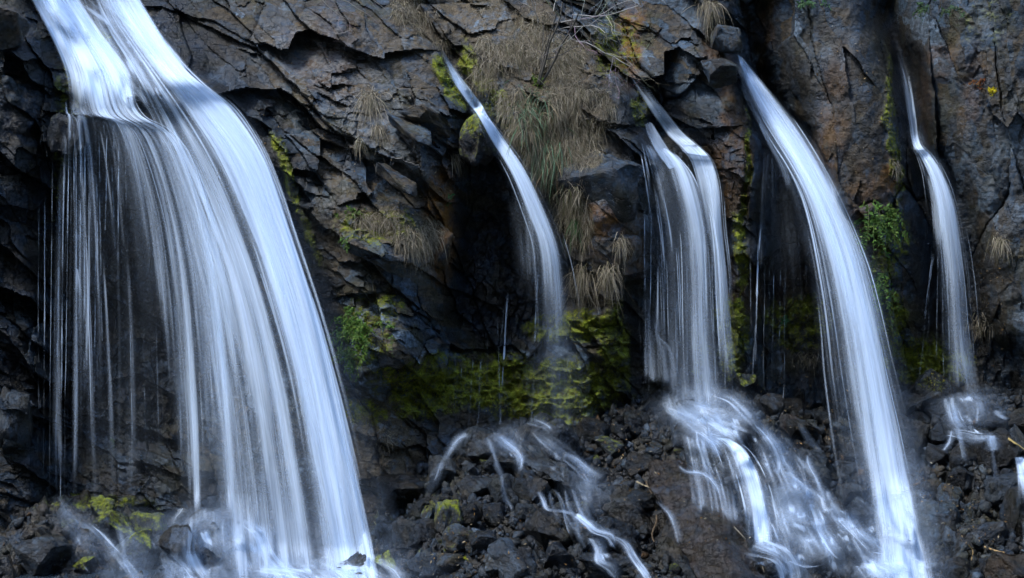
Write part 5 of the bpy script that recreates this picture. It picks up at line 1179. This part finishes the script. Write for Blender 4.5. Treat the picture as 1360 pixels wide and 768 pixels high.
leafy(148,585,8,8,30,.03,[(.03,.10,.02)],'tiny green sprig on the dark wall at the lower left',name='leafy_sprig',cat='plant',stems=5,ln=.08)
# bare twigs
def branch(V, F, C, p, d, L, r, depth, R, colr, splits=3, bend=.35):
    n = 6; pts = [p]; dd = d
    for i in range(n):
        dd = dd+R.normal(size=3)*bend*.35; dd /= np.linalg.norm(dd); pts.append(pts[-1]+dd*L/n)
    pts = np.array(pts); rr = r*np.linspace(1, .5, n+1)
    a = np.linspace(0, 2*math.pi, 6)[:-1]; u = np.cross(dd, [.3, .9, .1]); u /= np.linalg.norm(u)+1e-9; w = np.cross(dd, u)
    off = len(V); 
    for q, rad in zip(pts, rr):
        for t_ in a: V.append(q+(u*math.cos(t_)+w*math.sin(t_))*rad); C.append(colr)
    for i in range(n):
        for k in range(5): F.append([off+i*5+k, off+i*5+(k+1) % 5, off+(i+1)*5+(k+1) % 5, off+(i+1)*5+k])
    if depth > 0:
        for s in range(splits):
            i = R.integers(2, n+1); nd = dd+R.normal(size=3)*.75; nd /= np.linalg.norm(nd)
            branch(V, F, C, pts[i], nd, L*R.uniform(.45, .75), rr[i]*.62, depth-1, R, [c*R.uniform(.8, 1.2) for c in colr], splits, bend)
def twigs(root, name, starts, colr, seed, depth=3, splits=3, bend=.35):
    R = np.random.default_rng(seed); V = []; F = []; C = []
    for p, d, L, r in starts: branch(V, F, C, np.array(p), np.array(d)/np.linalg.norm(d), L, r, depth, R, colr, splits, bend)
    o = mesh_np(name, np.array(V), np.array(F), MAT_TWIG, True, {'tint': np.array(C)})
    if root: under(o, root)
    return o
b0 = surf(np.array([716.]), np.array([112.]), .03)[0]
sh = empty('bare_shrub', b0); tag(sh, 'leafless shrub with grey twigs leaning over the grassy buttress', 'shrub')
twigs(sh, 'stem', [(b0, (.28,-.25,.8), 1.15, .020), (b0+[.03,0,0], (.42,-.30,.6), 1.25, .018), (b0+[-.02,0,0], (.10,-.25,.8), 1.0, .014), (b0+[.02,0,0], (-.05,-.3,.8), .8, .010)], [.11,.10,.085], 5, 1, 2)
twigs(sh, 'branch', [(P(745,30,-.1), (.6,-.1,.3), .75, .009), (P(740,40,-.1), (.8,-.2,.1), .8, .008), (P(760,20,-.15), (.8,.0,-.15), .9, .008), (P(735,15,-.1), (.3,-.1,.7), .6, .008), (P(765,55,-.1), (.9,-.2,.0), .85, .007), (P(750,-15,-.1), (.8,0,.1), .9, .007), (P(715,30,-.1), (-.2,-.1,.7), .5, .006)], [.38,.36,.33], 9, 3, 4, .5)
b1 = surf(np.array([440.]), np.array([8.]), .03)[0]
tw = empty('dead_creeper', b1); tag(tw, 'pale bare creeper hanging over the rock at the top edge left of the middle', 'creeper')
twigs(tw, 'stem', [(P(412,-12,.4), (.8,-.2,-.55), .7, .008), (P(418,-14,.4), (.9,-.2,-.35), .85, .006), (P(430,-10,.4), (.6,-.2,-.7), .6, .005), (P(470,-12,.3), (.8,-.2,-.4), .6, .005)], [.20,.19,.17], 15, 2, 3, .4)
def stick(pts, r, colr, label, name='stick', cat='stick'):
    a = np.array(pts, float); c = catmull(a, 26); p = surf(c[:, 0], c[:, 1], .0); p[:, 1] = blur(p[:, 1], 3, 0)-.05
    k = (20+p[:, 1])/20; p = P(c[:, 0], c[:, 1], p[:, 1]); rr = r*np.linspace(1, .5, 26)
    t = np.linspace(0, 2*math.pi, 7); V = p[:, None]+np.stack([np.cos(t)[None]*rr[:, None], 0*t[None]*rr[:, None], np.sin(t)[None]*rr[:, None]], -1)+np.stack([0*t[None]*rr[:, None], np.sin(t+.8)[None]*rr[:, None], 0*t[None]*rr[:, None]], -1)
    o = mesh_np(name, V, grid_faces(26, 7), MAT_TWIG, True, {'tint': np.tile(colr, (26*7, 1))}); return tag(o, label, cat)
stick([(858,640),(868,662),(872,690),(866,712),(878,735),(890,756)], .012, [.16,.12,.08], 'thin crooked root trailing down beside the long tilted boulder', 'root', 'root')
stick([(846,640),(856,645),(864,648)], .012, [.34,.28,.17], 'short pale stick above the long tilted boulder')
stick([(1340,583),(1350,590),(1362,598)], .016, [.50,.36,.12], 'yellowish stick lying at the right edge beside the fifth fall')
stick([(1308,726),(1320,731),(1334,734)], .012, [.42,.27,.11], 'orange brown stick low in the right rubble')
stick([(1284,722),(1292,732),(1290,744)], .010, [.40,.26,.10], 'bent tan stick among leaves low in the right rubble')
stick([(484,712),(492,722),(500,722),(506,708),(496,692)], .004, [.36,.34,.22], 'thin pale curled stalk in front of the first fall\'s right edge')
stick([(975,700),(990,716),(1006,736),(1015,760)], .008, [.24,.20,.14], 'thin root on the ochre streaked slab')
